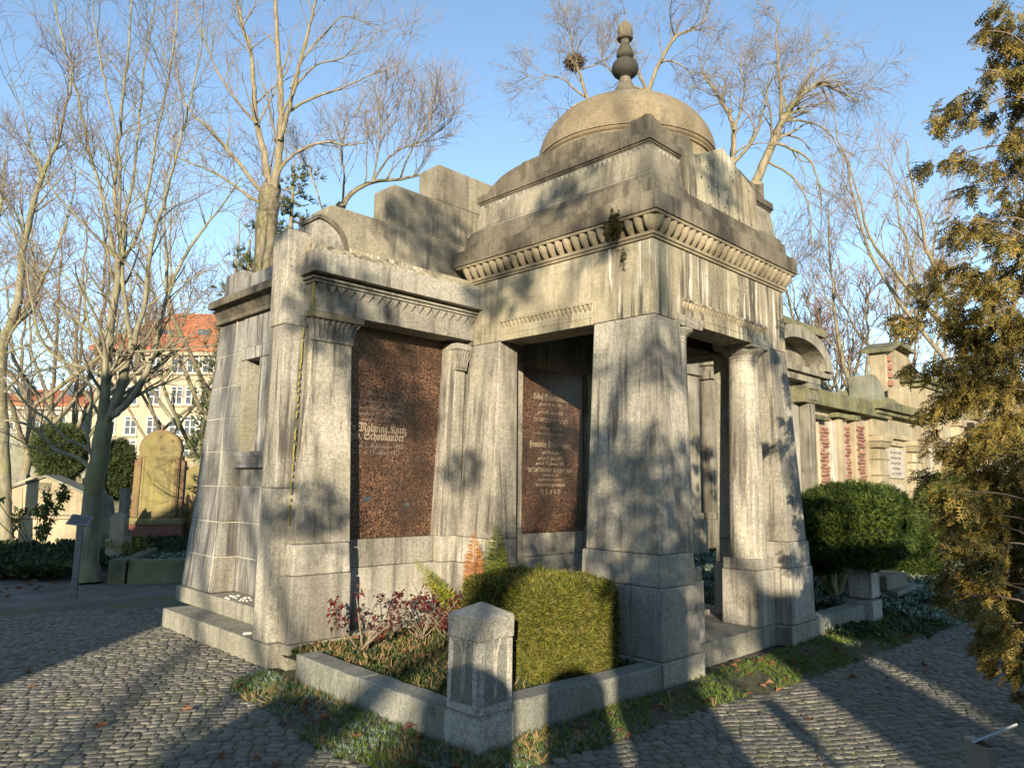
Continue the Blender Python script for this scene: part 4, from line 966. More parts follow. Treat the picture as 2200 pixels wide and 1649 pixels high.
G_ = [(217, 1058, 15.5, .28, 1.0, 'broken', 'sandstone', 'broken pale slab just right of the grey trunk', .12), (219, 1115, 14.5, .3, .35, 'broken', 'yellow_stone', 'low lichen covered fragment right of the trunk', -.1),
 (238, 1050, 14.5, .38, 1.05, 'shouldered', 'old_grey_stone', 'leaning mossy slab between trunk and red base', -.2), (270, 1048, 14.2, .13, 1.0, 'flat', 'old_grey_stone', 'narrow pale slab touching the yellow tombstone', -.03),
 (262, 1098, 13.4, .25, .55, 'pointed', 'sandstone', 'small pale pointed stone left of the red base', -.08), (48, 1000, 24, 1.1, 1.3, 'flat', 'old_grey_stone', 'wide flat dark slab at the far left', 0),
 (92, 1008, 23, .7, 1.2, 'flat', 'sandstone_dark', 'square dark slab above the menorah tomb left', .02), (118, 1006, 26, .6, 1.2, 'round', 'old_grey_stone', 'round topped grey slab behind the menorah tomb', 0),
 (70, 1024, 19, .8, .9, 'pointed', 'sandstone', 'pointed sandstone left above the menorah tomb', -.1), (20, 1018, 20, .9, 1.0, 'flat', 'old_grey_stone', 'grey block behind the far left trunk', 0),
 (150, 1012, 25, .8, 1.1, 'shouldered', 'sandstone_dark', 'shouldered dark stone behind the menorah gable', 0), (178, 1002, 28, .6, 1.3, 'pointed', 'old_grey_stone', 'pointed grey stone left of the grey trunk', .04),
 (248, 1012, 22, .8, 1.2, 'flat', 'sandstone_dark', 'dark flat slab behind the broken pale slab', 0), (305, 1010, 24, .9, 1.2, 'round', 'old_grey_stone', 'round topped slab behind the yellow tombstone', 0),
 (400, 975, 30, 1.2, 2.2, 'pointed', 'sandstone', 'pointed sandstone monument right of the yellow tombstone', 0), (418, 1000, 22, .55, 1.1, 'round', 'yellow_stone', 'small round lichen yellow stone by the end wall', 0),
 (405, 1002, 23, .5, 1.0, 'pointed', 'yellow_stone', 'small pointed lichen yellow stone by the end wall', .1), (22, 930, 38, 1.6, 3.0, 'flat', 'old_grey_stone', 'tall grey tomb front at the far left edge', 0),
 (70, 935, 40, 1.4, 2.6, 'flat', 'old_grey_stone', 'tall dark tomb front left of the evergreen', 0), (8, 1045, 17, .7, .8, 'round', 'sandstone_dark', 'low dark stone beside the far left trunk', 0)]
for i, (u, vt, d, w, h, sh, mt, lb, tl) in enumerate(G_): stele(u, vt, d, w, h, sh, mt, lb, tl, (i % 3)-1)

# --- yellow house with red roof, and two lower houses
def tiles_mat():
    m, nt, b, pos, geo = newmat('red clay tiles')
    n = noise(nt, pos, 1.3, 6, .7)
    c = mixc(nt, ramp(nt, n, [(0.35, g(0)), (0.65, g(1))]), (0.27, 0.080, 0.032), (0.42, 0.15, 0.062))
    wv = nt.nodes.new('ShaderNodeTexWave'); wv.inputs['Scale'].default_value = 1.6; wv.wave_type = 'BANDS'; wv.bands_direction = 'Z'; nt.links.new(pos, wv.inputs[0])
    c = mixc(nt, .5, c, ramp(nt, wv.outputs['Fac'], [(0, g(.6)), (.5, g(1))]), 'MULTIPLY')
    nt.links.new(c, b.inputs['Base Color']); b.inputs['Roughness'].default_value = .8; return m
M['tiles'] = tiles_mat()
def house(name, label, u0, u1, veave, vridge, d, rows, cols, rin=(.12, .12), vg=1075, wall='render_yellow', depth=11):
    a = at_depth(u0, veave, d); c = at_depth(u1, veave, d); ze = (a[2]+c[2])/2; zr = at_depth((u0+u1)/2, vridge, d)[2]
    L = float(np.linalg.norm((c-a)[:2])); Fm = frame((a[0], a[1], 0), math.atan2(c[1]-a[1], c[0]-a[0]))
    H = thing(name, label, 'house', (float((a+c)[0]/2), float((a+c)[1]/2), 0))
    xf(MB().frus(0, L, 0, depth, -1, ze), Fm).build('wall', wall, H)
    k = zr-ze; i0, i1 = rin[0]*L, L-rin[1]*L
    mb = MB(); o = .5
    mb.add([(-o, -o, ze), (L+o, -o, ze), (L+o, depth+o, ze), (-o, depth+o, ze), (i0, depth*.5, zr), (i1, depth*.5, zr), (-o, -o, ze-.25), (L+o, -o, ze-.25), (L+o, depth+o, ze-.25), (-o, depth+o, ze-.25)],
           [(0, 1, 5, 4), (1, 2, 5), (2, 3, 4, 5), (3, 0, 4), (6, 9, 8, 7), (0, 6, 7, 1), (1, 7, 8, 2), (2, 8, 9, 3), (3, 9, 6, 0)])
    xf(mb, Fm).build('roof', 'tiles', H)
    xf(MB().frus(-.3, L+.3, -.35, 0, ze-.55, ze-.26), Fm).build('eaves_moulding', wall, H)
    ww, wh = .95, 1.4
    fr = MB().frus(-ww/2, ww/2, -.05, .06, 0, .09).frus(-ww/2, ww/2, -.05, .06, wh-.09, wh).frus(-ww/2, -ww/2+.09, -.05, .06, .09, wh-.09).frus(ww/2-.09, ww/2, -.05, .06, .09, wh-.09).frus(-.045, .045, -.05, .06, .09, wh-.09)
    for zz_ in (.58, 1.08): fr.frus(-ww/2+.09, -.045, -.04, .05, zz_, zz_+.06).frus(.045, ww/2-.09, -.04, .05, zz_, zz_+.06)
    fm_ = fr.mesh('window', 'window_white'); pm = MB().frus(-ww/2, ww/2, -.005, .03, 0, wh).mesh('pane', 'void'); sm = MB().frus(-ww/2-.1, ww/2+.1, -.14, .05, -.12, -.01).mesh('sill', wall)
    for v in rows:
        for u in cols:
            q = at_depth(u, v, d); lx = math.hypot(q[0]-a[0], q[1]-a[1]); mw = Fm @ Matrix.Translation((lx, -.03, q[2]-wh/2))
            w = link('window', fm_, H, mw=mw); link('pane', pm, w, mw=mw @ Matrix.Translation((0, .01, 0))); link('sill', sm, w, mw=mw)
    for u in cols[::2]:
        q = at_depth(u+10, veave-28, d+1.2); lx = math.hypot(q[0]-a[0], q[1]-a[1])
        xf(MB().frus(lx-.45, lx+.45, 1.6, 2.8, q[2]-.4, q[2]+.6), Fm).build('skylight', 'void', H)
    return H
house('house', 'tall yellow house with red hipped roof and white windows behind the bare trees', 212, 478, 748, 634, 55, (783, 851, 916, 966), (240, 290, 338, 386, 418, 450), rin=(.30, .06))
house('house', 'lower pale house with brown red roof at the far left', -60, 178, 866, 820, 64, (905, 945), (25, 80, 135), wall='plaster')

# --- row of ruined tomb fronts at the right, all facing the path (plane y = 5)
YW = 5.0
def WX(u, v, y=YW):
    r = ray(u, v); t = (y-CAM[1])/r[1]; q = CAM+r*t; return float(q[0]), float(q[2])
def wb(mb, u0, v0, u1, v1, out, back=.5):
    """box on the tomb row: left-top pixel, right-bottom pixel (height read at the left edge), out = how far it stands forward"""
    x0, zt = WX(u0, v0, YW-out); x1, zb = WX(u1, v1, YW-out)
    return mb.frus(x0, x1, YW-out, YW+back, max(zb, -.5), zt)
def zat(x, u, v): return WX(u, v)[1]
RW = thing('arched_tomb', 'tall pale tomb front with curved arch pediment right behind the porch', 'tomb', (13, 5, 0))
MB().frus(8.2, 16.6, 5.0, 5.7, -.3, 5.35).build('wall', 'tomb_grey', RW, .02)
MB().frus(8.0, 17.1, 4.62, 5.8, 5.72, 5.93).frus(8.1, 16.9, 4.75, 5.8, 5.55, 5.72).build('cornice', 'sandstone_dark', RW, .03)
arc_o = [(15.1+1.95*math.cos(a), 4.72+1.0*math.sin(a)) for a in [math.radians(180*k/24) for k in range(25)]]
arc_i = [(15.1+1.55*math.cos(a), 4.72+.68*math.sin(a)) for a in [math.radians(180*k/24) for k in range(25)]]
mb = MB(); n = 25
for k in range(24):
    q = [arc_o[k], arc_o[k+1], arc_i[k+1], arc_i[k]]; mb.prism(q, 'y', 4.45, 5.2)
mb.build('arch_pediment', 'tomb_grey', RW)
MB().frus(13.0, 17.25, 4.55, 5.2, 4.55, 4.72).build('arch_base_moulding', 'tomb_grey', RW, .02)
for x in (9.3, 10.3, 11.2, 12.4, 13.6, 16.2):
    c_ = MB().frus(x-.2, x+.2, 4.72, 5.1, .9, 3.9).build('pilaster', 'tomb_grey', RW, .02)
    MB().frus(x-.27, x+.27, 4.65, 5.1, 3.9, 4.08).frus(x-.22, x+.22, 4.70, 5.1, 4.08, 4.2).frus(x-.28, x+.28, 4.64, 5.1, 4.2, 4.35).build('capital', 'tomb_grey', c_, .02)
    MB().frus(x-.28, x+.28, 4.62, 5.1, -.3, .9).frus(x-.24, x+.24, 4.68, 5.1, .9, 1.05).build('pilaster_base', 'tomb_grey', c_, .02)
MB().frus(8.3, 16.7, 4.66, 5.1, 4.36, 4.54).build('entablature', 'tomb_grey', RW, .02)
MB().frus(9.6, 10.0, 4.9, 5.05, .9, 3.8).frus(11.5, 12.1, 4.9, 5.05, .9, 3.8).build('dark_panel', 'panel_dark', RW, .01)

BW = thing('ruined_wall', 'ruined plaster wall with bare red brick between arched tomb and portal', 'wall', (18.8, 5, 0))
MB().frus(16.62, 20.9, 5.05, 5.6, -.3, 3.86).build('wall_core', 'joint', BW)
mb = MB(); wb(mb, 1728, 862, 1915, 872, .32, .6); mb.build('mossy_ledge', 'sandstone_dark', BW, .02)
bmesh_ = [MB().frus(0, .235, -.055, .05, 0, .066).mesh('brick', 'brick', .006, 1), MB().frus(0, .235, -.05, .05, 0, .066).mesh('brick', 'brick_dark', .006, 1)]
br_ = random.Random(9)
# brick parapet above the ledge: bricks one by one
x0, zb = WX(1732, 858, 5.25); x1, _ = WX(1822, 870, 5.25); zb = 3.92
MB().frus(16.6, x1, 5.27, 5.6, 3.86, 4.36).build('wall_core', 'joint', BW)
for r_ in range(6):
    x = 16.6-(.12 if r_ % 2 else 0)
    while x < x1-.2:
        o = link('brick', bmesh_[br_.random() < .4], BW, mw=Matrix.Translation((x, 5.27+br_.uniform(-.008, .008), 3.905+r_*.076))); x += .249
MB().frus(16.55, x1+.05, 5.15, 5.62, 4.365, 4.42).build('coping', 'brick_dark', BW, .01)
def brick_patch(u0, v0, u1, v1, dens=1.0, lim=90):
    xa, zt = WX(u0, v0, 5.0); xb, zbm = WX(u1, v1, 5.0); z = zbm; r_ = 0; cnt = 0
    while z < zt-.05:
        x = xa-(.12 if r_ % 2 else 0)
        while x < xb-.05:
            if br_.random() < dens and cnt < lim:
                link('brick', bmesh_[br_.random() < .5], BW, mw=Matrix.Translation((x, 5.06+br_.uniform(-.03, .02), z)) @ Matrix.Diagonal((min(1, (xb-x)/.235), 1, 1, 1))); cnt += 1
            x += .249
        z += .10 if lim < 60 else .076; r_ += 1
brick_patch(1724, 885, 1756, 1045, .97, 80); brick_patch(1766, 915, 1786, 1045, .95, 59); brick_patch(1820, 915, 1838, 1060, .95, 59); brick_patch(1845, 912, 1864, 1060, .95, 59)
for u0, v0, u1, v1, o_, mt, nm in ((1698, 868, 1723, 1060, .10, 'plaster', 'plaster_panel'), (1757, 905, 1766, 1060, .12, 'sandstone', 'pilaster'), (1786, 905, 1803, 1060, .06, 'plaster', 'plaster_panel'), (1804, 900, 1819, 1070, .16, 'sandstone', 'pilaster'), (1838, 905, 1845, 1070, .16, 'sandstone', 'pilaster')):
    mb = MB(); wb(mb, u0, v0, u1, v1, o_); mb.build(nm, mt, BW, .03, jit=.006)
for u0, v0, u1, v1 in ((1750, 888, 1784, 905), (1800, 885, 1826, 900), (1832, 890, 1850, 905)):
    mb = MB(); wb(mb, u0, v0, u1, v1, .22); mb.build('capital', 'sandstone_dark', BW, .03)

PT = thing('portal_tomb', 'sandstone tomb portal with round columns, mossy cornice and white tablet', 'tomb', (23.4, 5, 0))
xa, zc_ = WX(1862, 905); xb, _ = WX(1972, 930)
MB().frus(20.95, 25.9, 5.0, 5.7, -.3, 4.05).build('wall', 'sandstone', PT, .02)
MB().frus(20.7, 26.3, 4.45, 5.8, 4.06, 4.34).frus(20.85, 26.1, 4.6, 5.8, 3.93, 4.06).build('cornice', 'sandstone_dark', PT, .03)
MB().frus(20.9, 26.0, 4.9, 5.8, 4.34, 4.75, (21.1, 25.8, 5.3, 5.8)).build('roof_wash', 'sandstone_dark', PT, .03)
MB().frus(21.0, 25.9, 4.86, 5.1, 3.25, 3.93).build('frieze', 'sandstone', PT, .02)
for k in range(26):
    xx = 22.1+k*.1+(.03 if k % 4 == 1 else 0)
    MB().frus(xx, xx+.035, 4.845, 4.87, 3.42, 3.78).build('frieze_letter_stroke', 'granite_base', PT)
for x in (21.5, 24.9):
    c_ = MB().frus(x-.42, x+.42, 4.7, 5.1, .55, 2.85, (x-.38, x+.38, 4.72, 5.1)).build('column', 'sandstone', PT, .10, seg=3)
    MB().frus(x-.40, x+.40, 4.7, 5.1, 2.87, 3.05, (x-.50, x+.50, 4.6, 5.1)).frus(x-.52, x+.52, 4.58, 5.1, 3.06, 3.24).build('capital', 'sandstone', c_, .04)
    for z in (1.0, 1.5, 2.0, 2.5): MB().frus(x-.425, x+.425, 4.695, 5.1, z, z+.03).build('drum_joint', 'sandstone_dark', c_)
    MB().frus(x-.5, x+.5, 4.6, 5.1, -.3, .55).build('column_base', 'sandstone', c_, .03)
TB = MB().frus(22.4, 24.1, 4.93, 5.02, 1.95, 2.95).build('tablet', 'plaster', PT, .01)
for i, s in enumerate(('Hier ruht in Frieden', 'mein theurer Mann', 'unser guter Vater', 'der Kaufmann', 'geb. 12. Mai 1829')): text(s, .13, 23.25, 2.76-i*.175, 4.925, TB, 'panel_dark')
MB().frus(22.45, 23.15, 4.95, 5.02, .5, 1.75).frus(23.35, 24.05, 4.95, 5.02, .5, 1.75).build('door_panel', 'plaster', PT, .02)
MB().frus(22.2, 24.3, 4.90, 5.02, 3.02, 3.16).frus(22.2, 22.36, 4.90, 5.02, 0, 3.02).frus(24.14, 24.3, 4.90, 5.02, 0, 3.02).build('door_frame', 'sandstone', PT, .02)
for x in (21.5, 25.1):
    MB().prism([(x-.55, 4.35)]+[(x-.55+.0*k, 4.35+.2*k) for k in (1, 3, 4)]+[(x-.5+1.0*math.sin(a), 4.45+.72*math.cos(a)) for a in [math.radians(90*k/8) for k in range(9)]]+[(x+.52, 4.35)], 'y', 4.75, 5.5).build('scroll_block', 'old_grey_stone' if x < 22 else 'sandstone', PT, .03)

TG_ = thing('gabled_ruin', 'tall ruined sandstone tomb front with broken gable behind the conifer', 'tomb', (29, 5, 0))
MB().frus(26.0, 37.5, 5.2, 6.0, -.3, 4.7).build('wall', 'sandstone', TG_, .02)
xg, zg = WX(1897, 760, 5.6); 
MB().prism([(24.9, 4.4), (24.9, 6.55), (25.6, 6.85), (27.2, 6.75), (29.6, 5.9), (29.6, 4.4)], 'y', 5.6, 6.2).build('gable', 'sandstone', TG_, .04)
MB().prism([(24.7, 6.5), (24.7, 6.66), (25.6, 7.0), (27.3, 6.9), (27.3, 6.75), (25.6, 6.84)], 'y', 5.3, 6.4).build('gable_coping', 'sandstone_dark', TG_, .03)
MB().frus(26.2, 31.2, 4.7, 6.0, 5.55, 5.78).frus(26.4, 31.0, 4.85, 6.0, 5.38, 5.55).build('cornice', 'sandstone_dark', TG_, .03)
MB().frus(26.6, 30.8, 4.95, 6.0, 4.75, 5.38).frus(26.5, 30.9, 4.85, 6.0, 4.55, 4.75).build('entablature', 'sandstone', TG_, .03)
MB().frus(29.2, 31.8, 4.5, 6.0, 5.5, 5.72).frus(29.4, 31.6, 4.6, 6.0, 4.75, 5.5).build('console_block', 'sandstone', TG_, .03)
for x in (26.6, 28.9, 31.4, 33.6):
    MB().frus(x-.35, x+.35, 4.92, 5.3, 1.6, 4.5).build('pilaster', 'sandstone', TG_, .03); MB().frus(x-.45, x+.45, 4.8, 5.3, 4.2, 4.5).build('capital', 'sandstone', TG_, .03)
for z in (.3, .8, 1.3): MB().frus(26.0, 37.5, 4.85-(1.3-z)*.1, 5.3, z-.25, z+.24).build('plinth_course', 'sandstone', TG_, .03)
MB().frus(27.4, 28.2, 5.15, 5.25, 1.9, 4.1).frus(29.8, 30.6, 5.15, 5.25, 1.9, 4.1).build('recessed_panel', 'plaster', TG_, .01)
for k in range(5): MB().frus(24.95+k*.02, 25.2+.05*(k % 2), 5.5, 5.62, 5.0+k*.3, 5.2+k*.3).build('bare_brickwork', 'brick', TG_, .02)
AR = thing('columned_tomb', 'far pale tomb with grey columns and arched pediment behind conifer branches', 'tomb', (44, 5, 0))
MB().frus(38.0, 60, 5.6, 6.4, -.3, 5.0).build('wall', 'plaster', AR)
MB().frus(37.6, 60, 4.6, 6.4, 5.0, 5.35).build('cornice', 'sandstone_dark', AR, .03)
mb = MB()
for k in range(16):
    a0, a1 = math.pi*k/16, math.pi*(k+1)/16
    mb.prism([(42+3.6*math.cos(a0), 5.35+2.2*math.sin(a0)), (42+3.6*math.cos(a1), 5.35+2.2*math.sin(a1)), (42+2.9*math.cos(a1), 5.35+1.7*math.sin(a1)), (42+2.9*math.cos(a0), 5.35+1.7*math.sin(a0))], 'y', 4.7, 6.3)
mb.build('arch', 'sandstone', AR); MB().prism([(42+3*math.cos(math.pi*k/12), 5.35+1.8*math.sin(math.pi*k/12)) for k in range(13)], 'y', 5.6, 6.2).build('lunette', 'plaster', AR)
for x in (38.8, 41, 43.5, 46, 49): MB().lathe([(.42, 0), (.40, 1.2), (.36, 4.4), (.5, 4.9), (.5, 5.0)], x, 5.0, 16).build('column', 'old_grey_stone', AR, smooth=True)

# --- little signs
SG = thing('grave_sign', 'slim grey metal sign post with tilted plate before the grey trunk', 'sign', (-.133, 7.93, 0))
Fm = frame((-.133, 7.93, -.05), math.radians(-42))
xf(MB().frus(-.042, .042, -.012, .012, 0, 1.02), Fm).build('post', 'metal', SG, .003)
xf(MB(), Fm)
xf(MB().frus(-.14, .14, -.10, .10, -.006, .006), Fm @ Matrix.Translation((0, -.02, 1.06)) @ Matrix.Rotation(math.radians(38), 4, 'X') @ Matrix.Rotation(.15, 4, 'Y')).build('plate', 'metal_pale', SG, .003)
xf(MB().frus(-.11, .11, -.07, .07, .0065, .008), Fm @ Matrix.Translation((0, -.02, 1.06)) @ Matrix.Rotation(math.radians(38), 4, 'X') @ Matrix.Rotation(.15, 4, 'Y')).build('print', 'panel_dark', SG)
sp_ = at_depth(2105, 1592, 2.0)
SG = thing('grave_sign', 'pale metal sign with tilted plate at the bottom right corner', 'sign', (float(sp_[0]), float(sp_[1]), 0))
Fm = frame((sp_[0], sp_[1], 0), -YAW)
zt = float(sp_[2])
xf(MB().frus(-.014, .014, -.05, .05, -.05, zt), Fm).build('post', 'metal_pale', SG, .002)
pa, pb = at_depth(2092, 1594, 2.0), at_depth(2184, 1556, 2.0); wv_ = pb-pa; dv = unit(ray(2140, 1560)+np.array([0, 0, -.045]))*.15; nv = unit(np.cross(wv_, dv)); nv = nv*(1 if nv[2] > 0 else -1)
def slab8(o0, o1, i0=0., i1=1., j0=-.5, j1=.5):
    return [pa+wv_*a+dv*b+nv*o for o in (o0, o1) for a, b in ((i0, j0), (i1, j0), (i1, j1), (i0, j1))]
BF = [(0, 3, 2, 1), (4, 5, 6, 7), (0, 1, 5, 4), (1, 2, 6, 5), (2, 3, 7, 6), (3, 0, 4, 7)]
MB().add(slab8(-.003, .002), BF).build('plate', 'metal_pale', SG)
MB().add(slab8(.0021, .0031, .06, .92, -.42, .42), BF).build('print', 'panel_dark', SG)
# pebbles laid on the plinth, rolled paper on the step
pr_ = random.Random(6)
for k, (u, v) in enumerate(((487, 1283), (492, 1285), (503, 1281), (508, 1283), (512, 1279), (519, 1285), (523, 1288), (527, 1284), (531, 1289), (528, 1281), (540, 1287), (536, 1283), (497, 1279), (516, 1288))):
    p = at_z(u, v, .37); s = pr_.uniform(.010, .020)
    if p[0] < .33: p[0] = .345
    mb = MB(); bmn = bmesh.new(); bmesh.ops.create_icosphere(bmn, subdivisions=2, radius=1)
    for vv_ in bmn.verts: vv_.co = Vector((vv_.co.x*s*pr_.uniform(.92, 1.08)*1.3, vv_.co.y*s*pr_.uniform(.92, 1.08), vv_.co.z*s*.62))+Vector((p[0], p[1], .358+s*.55))
    me = bpy.data.meshes.new('pebble'); bmn.to_mesh(me); bmn.free(); me.materials.append(M['pebble'])
    for pl in me.polygons: pl.use_smooth = True
    tag(link('pebble', me), 'small white pebble laid on the plinth ledge of the end wall', 'pebble', 'pebbles laid on the ledge')
p = at_z(533, 1364, .19); mb = MB().tube([(p[0]+.035, p[1]+.0, .205), (p[0]-.035, p[1]+.03, .204)], [.014, .013], 12, cap=False)
tag(mb.build('paper_roll', 'window_white', smooth=True), 'rolled white paper on the step beside the buttress', 'paper')

# ------------------------------------------------------------------ unseen blocks added behind the viewpoint to throw shade on the paving
sn, cn = math.sin(SUN_AZ), math.cos(SUN_AZ)
def DS(d, s, z=0): return (cn*d+sn*s, -sn*d+cn*s, z)
def back_block(name, label, cat_, d0, d1, s, h, th, mat, roof=None):
    Fm = frame(DS((d0+d1)/2, s), -SUN_AZ); w = d1-d0
    T = thing(name, label, cat_, DS((d0+d1)/2, s)); 
    if roof is None: xf(MB().frus(-w/2, w/2, -th/2, th/2, -.1, h-.2).frus(-w/2-.04, w/2+.04, -th/2-.08, th/2+.08, h-.199, h), Fm).build('wall', mat, T, .02)
    elif roof == 'round': xf(MB().prism(arch_pts(w, h-w*.42, h, zb=-.1), 'y', -th/2, th/2), Fm).build('slab', mat, T, .03); xf(MB().frus(-w*.62, w*.62, -th, th, -.1, .35), Fm).build('plinth', mat, T, .02)
    else:
        xf(MB().frus(-w/2, w/2, -th/2, th/2, -.1, h-roof), Fm).build('wall', mat, T, .02)
        xf(MB().prism([(-w/2-.2, h-roof), (-w*.1, h), (w*.3, h), (w/2+.1, h-roof)], 'y', -th/2-.2, th/2+.2), Fm).build('roof', 'tiles', T)
    return T
back_block('shadow_stele', 'round topped granite stele straight behind the viewpoint', 'tombstone', -.38, .22, -6.6, 2.02, .3, 'granite_post', 'round')
back_block('shadow_stele', 'round topped granite stele left behind the viewpoint', 'tombstone', -1.75, -.95, -6.9, 1.85, .3, 'granite_post', 'round')
back_block('shadow_stele', 'broad granite stele right behind the viewpoint', 'tombstone', .40, .85, -7.0, 2.1, .3, 'granite_post', 'round')
back_block('shadow_slab', 'broad tall granite block right behind the viewpoint', 'tombstone', .92, 1.62, -7.6, 3.0, .35, 'granite_post', 'round')
back_block('shadow_pillar', 'slim stone pillar behind the viewpoint', 'pillar', 2.05, 2.12, -8.0, 2.15, .07, 'granite_post')
back_block('shadow_monument', 'tall square monument behind the viewpoint', 'tomb', 2.56, 3.42, -12, 3.95, .9, 'sandstone')
back_block('shadow_wall', 'long family tomb front right behind the viewpoint', 'tomb', 3.72, 15, -12.5, 4.75, 1.2, 'sandstone')
back_block('chapel', 'small brick chapel left behind the viewpoint', 'chapel', -9.6, -3.75, -12.5, 6.9, 5, 'render_yellow', 1.8)

# ------------------------------------------------------------------ bare trees
def smooth(pts, sub=4):
    P = [np.array(p, float) for p in pts]; out = []
    for i in range(len(P)-1):
        p0 = P[max(i-1, 0)]; p1 = P[i]; p2 = P[i+1]; p3 = P[min(i+2, len(P)-1)]
        for k in range(sub):
            t = k/sub; out.append(.5*((2*p1)+(-p0+p2)*t+(2*p0-5*p1+4*p2-p3)*t*t+(-p0+3*p1-3*p2+p3)*t**3))
    out.append(P[-1]); return np.array(out)
def grow(P, Rr, nch, length, ang, up, K, rng, rmul=.5, tmin=.25, bend=.35, rmin=.002, gravity=0.0, tip=.25):
    """children polylines for each parent; nch mean children per parent"""
    N, KP, _ = P.shape
    cnt = rng.poisson(nch, N) if np.isscalar(nch) else rng.poisson(nch)
    idx = np.repeat(np.arange(N), cnt); n = len(idx)
    if n == 0: return np.zeros((0, K, 3)), np.zeros((0, K))
    t = tmin+(1-tmin)*rng.random(n)**.8; f = t*(KP-1); i0 = np.minimum(f.astype(int), KP-2); fr = (f-i0)[:, None]
    a = P[idx, i0]; b = P[idx, i0+1]; pos = a*(1-fr)+b*fr; tan = unit(b-a)
    plen = np.linalg.norm(P[:, 1:]-P[:, :-1], axis=2).sum(1)[idx]
    r0 = (Rr[idx, i0]*(1-fr[:, 0])+Rr[idx, i0+1]*fr[:, 0])
    perp = unit(np.cross(tan, rdir(n, rng))); an = ang*(0.7+.6*rng.random(n))[:, None]
    d = unit(tan*np.cos(an)+perp*np.sin(an)+np.array([0, 0, up]))
    L = length*(.55+.9*rng.random(n))*(1-.45*t)
    if length < 0: L = -length*plen*(.5+.8*rng.random(n))*(1-.5*t)
    C = np.zeros((n, K, 3)); C[:, 0] = pos; cur = d; bd = rdir(n, rng)*bend
    for k in range(1, K):
        C[:, k] = C[:, k-1]+cur*(L/(K-1))[:, None]
        cur = unit(cur+bd/(K-1)+rdir(n, rng)*bend*.45+np.array([0, 0, (up*.5-gravity)])*(1/(K-1))*1.5)
    R0 = np.maximum(r0*rmul, rmin); prof = 1-(1-tip)*np.linspace(0, 1, K)[None, :]
    return C, np.maximum(R0[:, None]*prof, rmin*.6)
def tree(name, label, limbs, seed, twig=(6, 5, 4), bark='bark', twigmat='twig', L1=1.2, depth=None, up=.25, rmin=.003, group=None, gravity=0.0, sides=9, lens=(1.0, .55, .3), cat_='tree', bend=.4):
    """limbs: list of (points, r0, r1[, children weight])"""
    rng = np.random.default_rng(seed); base = limbs[0][0][0]
    T = thing(name, label, cat_, tuple(float(x) for x in base), group)
    tv = []; seeds_P = []; seeds_R = []
    for li in limbs:
        pts, r0, r1 = li[:3]; C = smooth(pts, 4); n = len(C)
        seg = np.linalg.norm(np.diff(C, axis=0), axis=1).mean()
        C[1:-1] += rng.normal(size=(n-2, 3))*seg*.05
        Rr = np.linspace(r0, r1, n); Rr[0] *= li[4] if len(li) > 4 else 1.0
        if len(li) > 4 and n > 2: Rr[1] *= 1+(li[4]-1)*.35
        tv.append(batch_tubes(C[None], Rr[None], sides if r0 > .03 else 6))
        w = li[3] if len(li) > 3 else 1.0
        if w > 0: seeds_P.append((C, Rr, w))
    V, F = cat(tv); link('trunk', np_mesh('trunk', V, F, bark), T)
    for p in T.children[0].data.polygons: p.use_smooth = True
    tw = []; mid = []
    for C, Rr, w in seeds_P:
        a = grow(C[None], Rr[None], np.array([twig[0]*w*len(C)/8]), L1, .75, up, 7, rng, .42, .18, bend, rmin*1.6, gravity)
        if len(a[0]) == 0: continue
        mid.append(batch_tubes(*a, 5))
        b = grow(*a, twig[1], L1*lens[1], .7, up*.6, 5, rng, .5, .15, bend, rmin, gravity)
        c = grow(*b, twig[2], L1*lens[2], .65, up*.4, 4, rng, .6, .15, bend, rmin*.8, gravity) if len(b[0]) else b
        if len(b[0]): tw.append(batch_tubes(*b, 3))
        if len(c[0]): tw.append(batch_tubes(*c, 3))
    if mid: V, F = cat(mid); link('branches', np_mesh('branches', V, F, bark), T, kind='stuff')
    if tw: V, F = cat(tw); link('twigs', np_mesh('twigs', V, F, twigmat), T, kind='stuff')
    return T
def PX(lst, d, dd=0.0, rng=random):
    """photograph pixels -> points around forward depth d (m); dd spreads the limb in depth"""
    a = rng.uniform(-dd, dd); n = len(lst)
    return [at_depth(u, v, d+a*(i/max(1, n-1))) for i, (u, v) in enumerate(lst)]
tr = random.Random(4)
D1 = 11.3
b1 = at_z(187, 1254, -.03)
